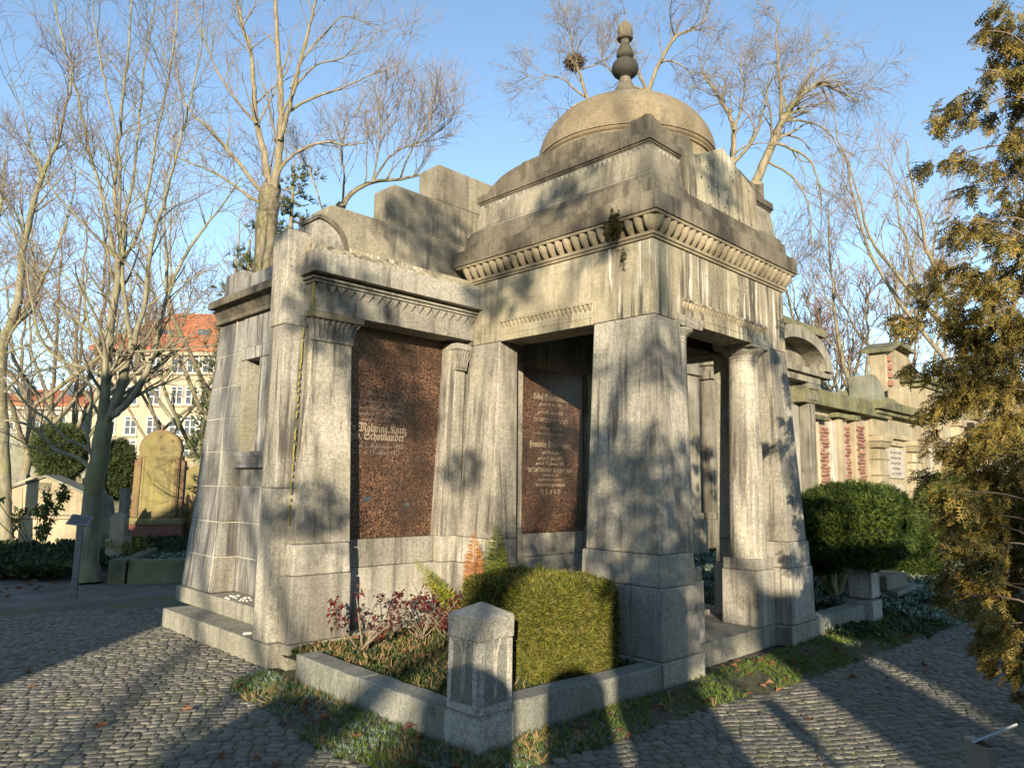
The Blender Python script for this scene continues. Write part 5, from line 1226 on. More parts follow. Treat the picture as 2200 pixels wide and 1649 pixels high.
l1 = [([b1, at_depth(192, 1150, D1), at_depth(203, 1050, D1), at_depth(214, 970, D1), at_depth(226, 905, D1)], .165, .125, .05, 1.5),
  (PX([(220, 930), (222, 880), (230, 804), (233, 741), (240, 678), (251, 615), (252, 571), (258, 545)], D1, .3, tr), .100, .055, .5),
  (PX([(255, 560), (243, 533), (227, 458), (214, 395), (199, 350), (180, 270), (160, 180), (135, 90), (118, 10), (105, -60)], D1, -.9, tr), .042, .012, 1.5),
  (PX([(256, 555), (262, 521), (246, 426), (250, 350), (258, 260), (270, 160), (280, 60), (284, -60)], D1, .6, tr), .045, .013, 1.4),
  (PX([(258, 540), (258, 430), (256, 330), (240, 240), (220, 150), (205, 60), (200, -50)], D1, .9, tr), .030, .008, 1.1),
  (PX([(262, 560), (271, 546), (296, 502), (315, 426), (325, 363), (335, 300), (360, 180), (378, 60), (382, -40)], D1, .7, tr), .036, .010, 1.5),
  (PX([(226, 905), (238, 885), (259, 836), (268, 790), (278, 762), (284, 752)], D1, -.4, tr), .100, .075, .2),
  (PX([(284, 757), (274, 691), (265, 628), (262, 575), (268, 470), (290, 360), (300, 250), (312, 130), (330, 20)], D1-.25, .5, tr), .048, .010, 1.0),
  (PX([(282, 757), (296, 704), (312, 653), (318, 577), (334, 489), (350, 445), (372, 360), (400, 260), (420, 160), (440, 60)], D1-.25, -.6, tr), .050, .010, 1.3),
  (PX([(284, 755), (310, 754), (347, 752), (400, 748), (440, 742), (468, 738)], D1-.2, -.9, tr), .026, .006, 1.0),
  (PX([(238, 895), (265, 874), (303, 823), (328, 767), (345, 700), (362, 630), (392, 560), (430, 500), (470, 450), (520, 380)], D1-.1, -1.0, tr), .068, .012, 1.2),
  (PX([(240, 830), (233, 817), (177, 789), (126, 770), (88, 729), (69, 653), (52, 560), (30, 470), (5, 400)], D1, -1.2, tr), .034, .007, 1.1),
  (PX([(275, 765), (245, 752), (214, 735), (164, 685), (113, 644), (63, 571), (25, 489), (-20, 400)], D1, -.9, tr), .036, .008, 1.2),
  (PX([(246, 552), (195, 495), (150, 450), (113, 407), (80, 340), (50, 250), (20, 180)], D1, .8, tr), .026, .006, 1.2),
  (PX([(195, 1010), (170, 985), (120, 965), (80, 925), (40, 905), (0, 900), (-40, 870)], D1, -.8, tr), .045, .015, .9),
  (PX([(205, 1000), (190, 965), (140, 940), (100, 900), (60, 870), (20, 820), (-10, 790)], D1, .6, tr), .036, .012, .9),
  (PX([(198, 985), (188, 940), (190, 900), (198, 850), (180, 810), (130, 790), (80, 800), (20, 830)], D1, .8, tr), .034, .008, .8),
  (PX([(262, 870), (300, 845), (340, 820), (380, 780), (420, 700), (445, 640)], D1, 1.4, tr), .022, .006, 1.0),
  (PX([(240, 700), (200, 650), (150, 600), (90, 540), (40, 500)], D1, 1.4, tr), .018, .005, 1.0)]
l1 = [l1[0]]+[(a[0], a[1]*.84, a[2]*.8)+tuple(a[3:]) for a in l1[1:]]
tree('bare_tree', 'young multi stemmed bare tree standing left of the mausoleum by the path', l1, 1, twig=(4.2, 4.2, 2.6), L1=1.5, up=.16, rmin=.0036, lens=(1, .5, .28), bend=.5)
D2 = 17.0
g2 = at_depth(570, 1050, D2); g2[2] = 0
l2s = .62
l2 = [([g2, at_depth(571, 700, D2), at_depth(572, 600, D2), at_depth(572, 520, D2), at_depth(578, 440, D2), at_depth(588, 400, D2)], .32, .22, .03, 1.3),
  (PX([(580, 420), (568, 330), (552, 265), (545, 190), (540, 120), (520, 50), (505, -20)], D2, 1, tr), .14, .04, 1),
  (PX([(588, 410), (600, 330), (604, 250), (602, 180), (596, 100), (592, 20), (590, -60)], D2, -1, tr), .16, .05, 1),
  (PX([(600, 300), (622, 230), (640, 160), (655, 90), (675, 20), (690, -50)], D2, 1.2, tr), .09, .03, 1.1),
  (PX([(596, 380), (612, 350), (650, 320), (700, 305), (745, 312), (790, 305)], D2, -.6, tr), .07, .02, .5),
  (PX([(620, 240), (660, 215), (720, 195), (790, 165), (862, 135)], D2, .8, tr), .06, .012, 1.0),
  (PX([(625, 190), (650, 130), (700, 70), (745, 35), (820, 70)], D2, 1.2, tr), .05, .01, 1.0),
  (PX([(570, 430), (530, 370), (480, 310), (440, 270), (400, 225), (380, 150), (370, 60)], D2, 1.4, tr), .09, .015, 1.0),
  (PX([(562, 440), (505, 400), (460, 370), (410, 350), (360, 330)], D2, -1.4, tr), .07, .012, 1.0),
  (PX([(552, 265), (520, 230), (470, 160), (430, 60), (410, -20)], D2, -1, tr), .06, .012, 1.1),
  (PX([(604, 250), (640, 180), (680, 140), (740, 120), (800, 65)], D2, -1.4, tr), .05, .01, 1.0)]
l2 = [l2[0]]+[(a[0], a[1]*l2s, a[2]*.7)+tuple(a[3:]) for a in l2[1:]]
tree('bare_tree', 'tall pale barked bare tree rising behind the left wing', l2, 2, twig=(4.2, 4, 2.5), bark='bark_pale', L1=1.9, rmin=.005, twigmat='twig_pale', up=.40)
D2b = 21.0
g3 = at_depth(700, 1050, D2b); g3[2] = 0
l2b = [([g3, at_depth(705, 700, D2b), at_depth(722, 500, D2b), at_depth(735, 440, D2b)], .22, .14, .05),
  (PX([(735, 445), (760, 412), (800, 392), (860, 384), (905, 376)], D2b, .6, tr), .13, .05, .6),
  (PX([(800, 392), (830, 345), (860, 320), (905, 305), (970, 262)], D2b, -.5, tr), .06, .015, 1.2),
  (PX([(800, 395), (812, 330), (820, 270), (826, 225)], D2b, .8, tr), .05, .012, 1.2),
  (PX([(860, 384), (880, 330), (910, 280), (940, 225)], D2b, .8, tr), .05, .012, 1.3),
  (PX([(735, 440), (740, 380), (735, 320), (745, 265)], D2b, -.8, tr), .06, .012, 1.2),
  (PX([(722, 500), (690, 440), (670, 380), (650, 340)], D2b, 1.0, tr), .06, .012, 1.2)]
l2b = [l2b[0]]+[(a[0], a[1]*.62, a[2]*.6)+tuple(a[3:]) for a in l2b[1:]]
tree('bare_tree', 'bare tree with arching limb between the stepped parapet and the tall tree', l2b, 3, twig=(8, 6, 3), bark='bark_pale', twigmat='twig_pale', L1=1.7, rmin=.007, up=.55, lens=(1, .6, .35))
D3 = 20.0
g4 = at_depth(1625, 1060, D3); g4[2] = 0
l3 = [([g4, at_depth(1622, 700, D3), at_depth(1618, 470, D3), at_depth(1622, 395, D3)], .30, .24, .03),
  (PX([(1620, 400), (1646, 340), (1663, 300), (1680, 263), (1700, 230), (1714, 212), (1740, 190), (1765, 180), (1800, 195), (1840, 215)], D3, 1, tr), .21, .04, 1.0),
  (PX([(1680, 263), (1678, 200), (1672, 149), (1668, 85), (1672, 25)], D3, -1, tr), .11, .02, 1.2),
  (PX([(1572, 470), (1574, 352), (1576, 276), (1560, 235), (1535, 195), (1515, 165), (1500, 120)], D3, 1, tr), .15, .03, 1.1),
  (PX([(1576, 280), (1590, 240), (1600, 190), (1590, 140), (1600, 90)], D3, 1.5, tr), .07, .015, 1.2),
  (PX([(1574, 352), (1605, 318), (1625, 285), (1640, 240), (1650, 190), (1655, 130)], D3, -.6, tr), .09, .02, 1.2),
  (PX([(1714, 212), (1735, 170), (1750, 120), (1790, 90)], D3, 1, tr), .06, .012, 1.2),
  (PX([(1660, 305), (1700, 320), (1740, 345), (1760, 400), (1765, 460), (1755, 540)], D3, -1.2, tr), .07, .012, 1.2),
  (PX([(1646, 345), (1690, 370), (1730, 420), (1745, 500), (1740, 600)], D3, 1.2, tr), .06, .012, 1.2),
  (PX([(1680, 260), (1730, 260), (1780, 285), (1810, 340), (1815, 420)], D3, .8, tr), .06, .012, 1.2),
  (PX([(1740, 190), (1790, 170), (1830, 200), (1860, 190)], D3, -.8, tr), .04, .01, 1.4)]
l3 = [l3[0]]+[(a[0], a[1]*.62, a[2]*.5)+tuple(a[3:]) for a in l3[1:]]
tree('bare_tree', 'large bare tree with drooping twigs behind the right side of the dome', l3, 4, twig=(6.5, 5.5, 3.2), bark='bark_pale', twigmat='twig_pale', L1=1.5, rmin=.0052, up=.05, gravity=.25, bend=.7)
l3b = [([at_depth(1400, 1050, D3+2)*np.array([1, 1, 0]), at_depth(1396, 500, D3+2), at_depth(1391, 300, D3+2), at_depth(1391, 195, D3+2)], .26, .14, .02),
  (PX([(1391, 200), (1417, 136), (1451, 81), (1485, 62), (1515, 42), (1525, 0)], D3+2, .8, tr), .11, .02, 1.1),
  (PX([(1391, 200), (1370, 150), (1350, 90), (1340, 20)], D3+2, .8, tr), .09, .015, 1.2),
  (PX([(1417, 136), (1440, 130), (1475, 150), (1500, 190)], D3+2, -.8, tr), .06, .012, 1.1),
  (PX([(1451, 81), (1440, 40), (1445, -10)], D3+2, 1.0, tr), .05, .01, 1.2),
  (PX([(1300, 330), (1262, 212), (1243, 149), (1232, 110), (1225, 70), (1215, 50)], D3+2, .5, tr), .10, .02, 1.1),
  (PX([(1262, 212), (1235, 192), (1210, 170), (1180, 163), (1150, 168), (1130, 162)], D3+2, -.8, tr), .06, .012, 1.3),
  (PX([(1262, 214), (1230, 230), (1200, 260), (1190, 300)], D3+2, .8, tr), .05, .01, 1.3),
  (PX([(1243, 149), (1275, 140), (1310, 120), (1330, 90)], D3+2, .5, tr), .05, .01, 1.2),
  (PX([(1391, 195), (1350, 180), (1310, 150), (1290, 110), (1285, 60)], D3+2, -1, tr), .06, .012, 1.2)]
l3b = [l3b[0]]+[(a[0], a[1]*.62, a[2]*.5)+tuple(a[3:]) for a in l3b[1:]]
tree('bare_tree', 'bare tree seen on both sides of the dome finial, holding a nest', l3b, 5, twig=(6, 5.5, 3.2), bark='bark_pale', twigmat='twig_pale', L1=1.4, rmin=.0052, up=.12, bend=.7)
# nest
npos = at_depth(1234, 134, D3+2); nr = np.random.default_rng(2); n = 260
an = nr.random(n)*6.28; rad = .12+.13*nr.random(n); z = (nr.random(n)-.5)*.22
P0 = npos+np.stack([rad*np.cos(an), rad*np.sin(an), z], -1); dr_ = unit(np.stack([-np.sin(an), np.cos(an), nr.normal(size=n)*.35], -1)+nr.normal(size=(n, 3))*.35)
P = P0[:, None, :]+dr_[:, None, :]*np.linspace(-.22, .22, 3)[None, :, None]
V, F = batch_tubes(P, np.full((n, 3), .009), 3); tag(link('bird_nest', np_mesh('bird_nest', V, F, 'twig')), 'round twig nest in the bare tree left of the finial', 'nest')

def auto_tree(label, u, vb, d, h, seed, lean=0.0, bark='bark', twigmat='twig', r=.16, group=None, nl=5, twig=(5, 4.5, 3), rmin=None, spread=.35, name='bare_tree'):
    rr = random.Random(seed); b = at_depth(u, vb, d); b[2] = float(gz_(b[0], b[1])); side = RT*lean
    hh = h*rr.uniform(.32, .45); top = b+np.array([0, 0, hh])+side*hh*.3
    L = [([b, b*.5+top*.5+side*.1, top], r, r*.75, .05, 1.3)]
    for k in range(nl):
        a = 2*math.pi*(k+rr.random())/nl; q = np.array([math.cos(a), math.sin(a), 0])*spread*h
        s = b+(top-b)*rr.uniform(.55, 1.0)
        e = np.array([b[0], b[1], b[2]])+np.array([0, 0, h*rr.uniform(.75, 1.0)])+q*rr.uniform(.5, 1)+side*h*.4
        m1 = s*.6+e*.4+q*.25; m2 = s*.3+e*.7+q*.15
        L.append(([s, m1, m2, e], r*.55, r*.1, 1.2))
    return tree(name, label, L, seed, twig=twig, bark=bark, twigmat=twigmat, L1=h*.16, rmin=rmin or .0004*d, up=.35, group=group, sides=7)
b0 = at_z(12, 1180, 0)
d0 = float((b0-CAM) @ FW)
l0 = [([b0, at_depth(8, 1000, d0), at_depth(3, 850, d0), at_depth(6, 741, d0), at_depth(19, 703, d0), at_depth(38, 653, d0)], .20, .13, .1, 1.4),
  (PX([(38, 653), (47, 552), (66, 464), (95, 363), (126, 300), (150, 200), (160, 120)], d0, 1, tr), .12, .02, 1.2),
  (PX([(6, 741), (-20, 640), (-10, 520), (5, 420), (10, 330)], d0, 1, tr), .10, .02, 1.2),
  (PX([(19, 703), (70, 640), (110, 560), (150, 450), (165, 340)], d0, -1, tr), .07, .012, 1.2),
  (PX([(10, 760), (60, 740), (110, 720), (150, 690)], d0, -1, tr), .04, .008, 1.2),
  (PX([(0, 850), (50, 800), (100, 750), (160, 735)], d0, 1, tr), .05, .01, 1.0)]
l0 = [(a[0], a[1]*.7, a[2]*.6)+tuple(a[3:]) for a in l0]
tree('bare_tree', 'bare tree with rusty twigs at the far left edge', l0, 6, twig=(7, 5, 3.5), twigmat='twig_red', L1=1.5, rmin=.0048, up=.1, gravity=.1)
for i, (lb, u, d, h, ln, tm) in enumerate([
        ('thicket of reddish bare stems behind the far left trunk', 45, 22, 9.5, .05, 'twig_red'), ('bare tree before the pale house left of the grey trunk', 150, 24, 10, 0, 'twig_red'), ('slim bare tree behind the yellow house gable', 330, 34, 12, .1, 'twig'), ('bare tree left of the red roof', 200, 30, 13, 0, 'twig_red'),
        ('thin bare tree at the left among tombs', 95, 27, 11, -.1, 'twig_red'), ('bare tree in front of the yellow house by the end wall', 418, 24, 8.0, 0, 'twig_pale'),
        ('bushy bare tree close beside the end wall cornice', 480, 22, 11.5, .05, 'twig_pale')]):
    auto_tree(lb, u, 1080, d, h, 30+i, ln, 'bark' if i % 2 else 'bark_pale', tm, r=.14)
for i, (lb, u, d, h, r_, tm) in enumerate([
        ('bare forked tree right of the arched tomb', 1862, 40, 17.0, .24, 'twig_pale'), ('pinkish bare tree above the brick wall', 1790, 46, 15.0, .20, 'twig_red'),
        ('bare tree behind the tall ruined gable', 2010, 44, 18.0, .2, 'twig_pale'), ('tall bare tree behind the bronze conifer', 2130, 30, 19.5, .2, 'twig_pale'),
        ('slender bare tree just right of the dome eaves', 1735, 42, 12.0, .18, 'twig_red'), ('bare tree rising between brick wall and gable tomb', 1905, 52, 17.0, .25, 'twig_red')]):
    auto_tree(lb, u, 1080, d, h, 50+i, (.06, -.05, 0, -.08, .1, 0)[i], 'bark_pale', tm, r=r_, nl=7 if i in (3, 0) else 5, spread=.28, twig=(6, 5, 3.2))
# far belt of winter trees closing the horizon
rngb = np.random.default_rng(77)
for nm, arc in (('left', (-18, 42)), ('right', (42, 118))):
    P = []; Rr = []
    n = 340 if nm == 'left' else 460
    for k in range(n):
        a = math.radians(rngb.uniform(*arc)); dist = rngb.uniform(78, 120) if nm == 'left' else rngb.uniform(62, 100)
        b = np.array([CAM[0]+dist*math.sin(a), CAM[1]+dist*math.cos(a), -.1]); h = rngb.uniform(6, 11.5) if nm == 'left' else rngb.uniform(6, 12)
        pts = b+np.stack([rngb.normal(size=5)*.4, rngb.normal(size=5)*.4, np.linspace(0, h, 5)], -1); P.append(pts); Rr.append(np.linspace(.18, .05, 5))
    P = np.array(P); Rr = np.array(Rr)
    A = grow(P, Rr, 12, 3.4, .7, .35, 5, rngb, .5, .2, .5, .03); B = grow(*A, 5, 1.5, .7, .2, 4, rngb, .6, .1, .5, .022)
    V, F = cat([batch_tubes(P, Rr, 4), batch_tubes(*A, 3), batch_tubes(*B, 3)])
    tag(link('distant_wood', np_mesh('distant_wood', V, F, 'twig_red' if nm == 'left' else 'twig_pale')), 'mass of bare winter trees along the horizon on the %s' % nm, 'woodland', kind='stuff')

# ------------------------------------------------------------------ foliage
def tuft_template(rng, n=7, spread=.8, w=.05, l=1.0):
    parts = []
    for k in range(n):
        d = unit(np.array([rng.normal()*spread, 1.0, rng.normal()*spread])); L = l*rng.uniform(.6, 1.0)
        s = unit(np.cross(d, rng.normal(size=3)))*w; m = d*L*.55+rng.normal(size=3)*.05
        parts.append([(-s), s, m+s*.8, m-s*.8]); parts.append([m-s*.8, m+s*.8, d*L+s*.15, d*L-s*.15])
    return quads(parts)
TJ = [tuft_template(np.random.default_rng(k), 9, .55, .055) for k in range(5)]
TH = [tuft_template(np.random.default_rng(k+9), 8, .75, .075) for k in range(5)]
def fan_template(rng):
    q = []
    def seg(a, b, w, w2):
        d = unit(b-a); s = np.cross(d, [0, 0, 1]); s = unit(s); q.append([a-s*w, a+s*w, b+s*w2, b-s*w2])
    ax = [np.array([0, 0, 0.]), np.array([.02, .35, .02]), np.array([-.02, .7, -.03]), np.array([0, 1.0, -.12])]
    for i in range(3): seg(ax[i], ax[i+1], .03-.006*i, .024-.006*i)
    for k in range(11):
        t = .12+.84*k/11; i = min(int(t*3), 2); p = ax[i]+(ax[i+1]-ax[i])*(t*3-i); sg = 1 if k % 2 else -1
        L = .46*(1-t*.72)*rng.uniform(.8, 1.15); d = unit(np.array([sg*.85, .62, -.12+rng.normal()*.12])); e = p+d*L
        m = p+d*L*.5; seg(p, m, .020, .036); seg(m, e, .036, .012)
        for s2 in (-1, 1):
            pp = p+d*L*rng.uniform(.25, .6); dd = unit(d+np.array([-sg*s2*.5*s2, .5*s2, rng.normal()*.2])); seg(pp, pp+dd*L*.42, .030, .012)
    return quads(q)
TF_ = [fan_template(np.random.default_rng(k+40)) for k in range(6)]
def scatter(tmpls, pos, ax, up, sc, rng=RNG):
    out = []; k = rng.integers(0, len(tmpls), len(pos))
    sc = np.broadcast_to(np.asarray(sc, float), (len(pos),))
    for i, (tv, tf) in enumerate(tmpls):
        m = k == i
        if m.any(): out.append(batch_inst(tv, tf, pos[m], ax[m], up[m], sc[m]))
    return cat(out)
def lump(dirs, rng, k=7, amp=.18):
    c = rdir(k, rng); w = rng.uniform(-1, 1, k); s = np.zeros(len(dirs))
    for i in range(k): s += w[i]*np.exp(-((dirs-c[i])**2).sum(1)/.25)
    return 1+amp*s
def bush(name, label, cat_, lobes, mat, tmpl, size, dens, seed, core='mossleaf', group=None, up=0.15, noisy=.10, trunk=None, amp=.22, flat=0.0):
    """lobes: (cx,cy,cz,rx,ry,rz, lower cut -1..1)"""
    rng = np.random.default_rng(seed); T = thing(name, label, cat_, (lobes[0][0], lobes[0][1], 0), group)
    pos = []; nor = []
    for (cx, cy, cz, rx, ry, rz, cut) in lobes:
        area = 4*math.pi*((rx*ry)**1.6/3+(rx*rz)**1.6/3+(ry*rz)**1.6/3)**(1/1.6); n = int(area*dens)
        d = rdir(n, rng); d = d[d[:, 2] > cut]; lp = lump(d, np.random.default_rng(seed+3), 14, amp)+(.05*np.sin(d[:, 0]*17+d[:, 1]*11)*np.sin(d[:, 2]*15+d[:, 1]*9)+.03*np.sin(d[:, 0]*41+d[:, 2]*37) if amp > .3 else 0)
        sh = 1-noisy*rng.random(len(d))**.6*2.0
        p = np.array([cx, cy, cz])+d*np.array([rx, ry, rz])*(lp*sh)[:, None]; pos.append(p); nor.append(unit(d/np.array([rx, ry, rz])))
    pos = np.concatenate(pos); nor = np.concatenate(nor)
    keep = np.ones(len(pos), bool)
    for (cx, cy, cz, rx, ry, rz, cut) in lobes:
        q = (pos-np.array([cx, cy, cz]))/np.array([rx, ry, rz]); keep &= (q**2).sum(1) > .50
    pos, nor = pos[keep], nor[keep]; ax = unit(nor*np.array([1, 1, 1-flat])+rng.normal(size=nor.shape)*(.45+flat*.5)*np.array([1, 1, 1-flat*.5])+np.array([0, 0, up]))
    V, F = scatter(tmpl, pos, ax, rdir(len(pos), rng), size*rng.uniform(.6, 1.25, len(pos)), rng)
    link('foliage', np_mesh('foliage', V, F, mat), T, kind='stuff')
    if trunk:
        mb = MB()
        for (a, b, r_) in trunk: mb.tube(smooth([a, ((np.array(a)+np.array(b))/2+rng.normal(size=3)*.08), b], 4), r_, 6)
        mb.build('stem', 'bark', T, smooth=True)
    return T
# cushion juniper right of the porch
def lobe_at(u, v, d, ru, rz, rd, cut=-.5):
    p = at_depth(u, v, d); return (p[0], p[1], p[2], rd, rd, rz, cut)
bc = at_depth(1835, 1130, 10.4)
bush('cushion_bush', 'large dark green clipped cushion conifer over the kerb right of the porch', 'bush',
     [lobe_at(1832, 1128, 9.8, 0, .60, .92, -.55), lobe_at(1928, 1148, 10.4, 0, .28, .62, -.75), lobe_at(1760, 1130, 10.1, 0, .44, .60, -.6), lobe_at(1848, 1178, 9.3, 0, .24, .55, -.7), lobe_at(1748, 1185, 10.0, 0, .30, .45, -.8), lobe_at(1700, 1150, 10.6, 0, .4, .5, -.8)], 'juniper', TJ, .085, 4200, 5, noisy=.16, amp=.42, flat=.5,
     trunk=[((7.6, .9, 0), (7.5, .7, .95), .05), ((7.6, .9, 0), (8.1, .8, .95), .04), ((7.6, .9, .1), (7.2, .9, .9), .035), ((7.6, .9, .0), (7.7, 1.3, .9), .035)])
bush('low_bush', 'low dark evergreen mound behind the grave slab', 'bush', [lobe_at(1945, 1205, 12.6, 0, .30, .55, -.5)], 'juniper', TJ, .10, 2200, 6)
bush('round_bush', 'pale green round evergreen bush in front of the sandstone tombs', 'bush', [lobe_at(2045, 1100, 15.5, 0, .75, .72, -.8)], 'shrubleaf', TJ, .13, 1500, 7)
bush('round_bush', 'small dark green bush right of the pale one, behind conifer branches', 'bush', [lobe_at(2130, 1110, 18, 0, .8, 1.3, -.8)], 'juniper', TJ, .15, 1100, 8)
for i, (lb, u, v, d, rz, rd) in enumerate([('dark evergreen bush left of the tree fork', 127, 960, 22, .75, .72), ('dark holly bush right of the grey trunk', 254, 1000, 20, .75, .42)]):
    bush('evergreen_bush', lb, 'bush', [lobe_at(u, v, d, 0, rz, rd, -.9), lobe_at(u+6, v+30, d, 0, rz*.8, rd*.9, -.9)], 'pine', TJ, .17, 1100, 20+i, noisy=.2)
# box hedge in the bed
def hedge():
    rng = np.random.default_rng(12); T = thing('box_hedge', 'square clipped yellow green conifer hedge behind the corner post', 'hedge', (1.35, .8, .12))
    x0, x1, y0, y1, z1 = .96, 1.87, .33, 1.30, .80; n = 30000
    f = rng.random(n); P = np.empty((n, 3)); N = np.empty((n, 3))
    a, b_ = rng.random(n), rng.random(n)
    m = f < .36; P[m] = np.stack([x0+(x1-x0)*a[m], y0+(y1-y0)*b_[m], np.full(m.sum(), z1)], -1); N[m] = (0, 0, 1)
    m = (f >= .36) & (f < .62); P[m] = np.stack([x0+(x1-x0)*a[m], np.full(m.sum(), y0), .1+(z1-.1)*b_[m]], -1); N[m] = (0, -1, 0)
    m = (f >= .62) & (f < .88); P[m] = np.stack([np.full(m.sum(), x0), y0+(y1-y0)*a[m], .1+(z1-.1)*b_[m]], -1); N[m] = (-1, 0, 0)
    m = f >= .88; P[m] = np.stack([np.full(m.sum(), x1), y0+(y1-y0)*a[m], .1+(z1-.1)*b_[m]], -1); N[m] = (1, 0, 0)
    c = np.array([(x0+x1)/2, (y0+y1)/2, .45]); h = np.array([(x1-x0)/2, (y1-y0)/2, .39])
    q = (P-c)/h; ln = (np.abs(q)**10).sum(1)**(1/10); q = q/ln[:, None]; P = c+q*h
    N = unit(np.sign(q)*np.abs(q)**4/h)
    P += N*(.012*np.sin(P[:, :1]*9+1)+.012*np.sin(P[:, 1:2]*11+P[:, 2:]*8))-N*rng.random((n, 1))**1.2*.06; P[(np.sin(P[:, 0]*31+P[:, 2]*17)*np.sin(P[:, 1]*27-P[:, 2]*23+P[:, 0]*9) > .80) & (rng.random(n) < .8)] -= np.array([0, -.09, .09]); P = P[P[:, 2] > .1]; N = N[:len(P)] if False else N[(c+q*h)[:, 2] > -9][:len(P)]
    return T, P, N, rng
T, P, N, rng = hedge()
n = min(len(P), len(N)); P, N = P[:n], N[:n]
c = np.array([1.46, .79, .47]); N = unit(np.sign(P-c)*np.abs((P-c)/np.array([.48, .45, .37]))**4+1e-3)
ax = unit(N*.6+rng.normal(size=N.shape)*.75+np.array([0, 0, .15]))
V, F = scatter(TH, P, ax, rdir(n, rng), .044*rng.uniform(.5, 1.5, n), rng)
link('foliage', np_mesh('foliage', V, F, 'hedge'), T, kind='stuff')
ii = rng.integers(0, n, 420); V, F = scatter(TJ, P[ii], unit(N[ii]+rng.normal(size=(420, 3))*.5+np.array([0, 0, .3])), rdir(420, rng), .085*rng.uniform(.7, 1.3, 420), rng); link('stray_shoots', np_mesh('stray_shoots', V, F, 'fern_green'), T, kind='stuff')
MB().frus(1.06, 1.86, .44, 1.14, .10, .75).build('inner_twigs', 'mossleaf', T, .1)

# bronze arborvitae on the right
clusters = [(2150,20,35),(2185,60,42),(2140,62,28),(2112,72,14),(2165,110,40),(2192,150,38),(2132,160,22),(2192,220,38),(2180,290,26),(2050,235,38),(2035,262,28),(2085,252,24),(2105,205,28),
(1998,352,18),(2042,345,14),(2070,322,14),(2095,352,28),(2085,402,24),(2128,350,20),(2130,250,24),(2182,345,34),(2160,402,34),(2190,450,42),(2110,472,34),(2060,482,28),(2088,492,34),(2150,500,36),
(2050,516,25),(2026,568,22),(2021,605,25),(1989,616,24),(1989,647,14),(2084,573,40),(2131,605,48),(2173,590,50),(2100,620,44),(2058,642,34),(1989,689,26),(1931,684,19),(1952,700,14),(2073,689,44),(2136,673,50),(2184,684,50),(2126,731,48),(2084,720,34),
(1963,789,22),(2031,791,38),(2073,794,34),(2110,789,44),(2163,763,50),(2089,836,44),(2058,857,34),(2026,868,28),(2000,883,20),(2136,836,40),(2184,836,46),(2015,925,20),(2020,957,24),(2073,962,34),(2110,941,36),(2142,920,36),(2184,900,46),(2084,988,38),
(2060,1060,48),(2120,1040,50),(2180,1030,50),(2052,1120,42),(2110,1110,50),(2170,1110,50),(2062,1180,44),(2120,1190,50),(2180,1180,50),(2030,1238,28),(2080,1250,40),(2140,1260,46),(2190,1250,46),(2042,1282,18),(2100,1300,24),(2180,1320,48),(2150,1345,40),(2132,1382,34),(2180,1392,44),(2130,1422,22),(2190,1440,26),(2190,1488,12),(1996,1015,20),(2210,520,60),(2225,700,60),(2220,980,60),(2220,1120,60),(2230,300,60),(2230,100,60)]
TT = thing('arborvitae', 'bronze green conifer with drooping sprays hanging in from the right edge', 'tree', (2.9, -2.75, 0))
rng = np.random.default_rng(31); P_ = []; A_ = []; S_ = []; br = []; hub = np.array([2.75, -2.62, 0.])
for (u, v, r) in clusters:
    d = 5.2+rng.normal()*.28+(.0 if u > 2080 else -.1); c = at_depth(u, v, d); rr = r/FPX*d*1.05
    n = int(8+(r/10)**2*((4.2 if u > 2070 else 2.6) if v > 700 else 2.2)); q = c+rdir(n, rng)*rr*rng.random((n, 1))**.5*np.array([1, 1, .9]); P_.append(q)
    out = unit(q-np.array([hub[0], hub[1], q[0][2]+.3])); A_.append(unit(out*.8+rng.normal(size=q.shape)*.45+np.array([0, 0, -.35]))); S_.append(rng.uniform(.07, .16, n))
    h0 = np.array([hub[0], hub[1], c[2]-.25+rng.normal()*.1]); mid = (h0+c)/2+np.array([0, 0, .12]); C = smooth([h0, mid, c+np.array([0, 0, .02])], 4)
    if rng.random() < .30: br.append(batch_tubes(C[None], np.linspace(.010, .003, len(C))[None], 4))
    k = min(n, 10); C2 = np.stack([np.repeat(c[None], k, 0), (c+q[:k])/2+rng.normal(size=(k, 3))*.01, q[:k]], 1); br.append(batch_tubes(C2, np.full((k, 3), .0032), 3))
P_ = np.concatenate(P_); A_ = np.concatenate(A_); S_ = np.concatenate(S_)
V, F = scatter(TF_, P_, A_, unit(rdir(len(P_), rng)*.6+np.array([0, 0, 1.0])), S_, rng)
link('foliage', np_mesh('foliage', V, F, 'thuja'), TT, kind='stuff'); V, F = cat(br); link('branches', np_mesh('branches', V, F, 'twig'), TT, kind='stuff')
MB().tube([(2.75, -2.62, -.1), (2.77, -2.64, 2), (2.8, -2.66, 6.6)], [.11, .08, .03], 10).build('trunk', 'bark', TT, smooth=True)

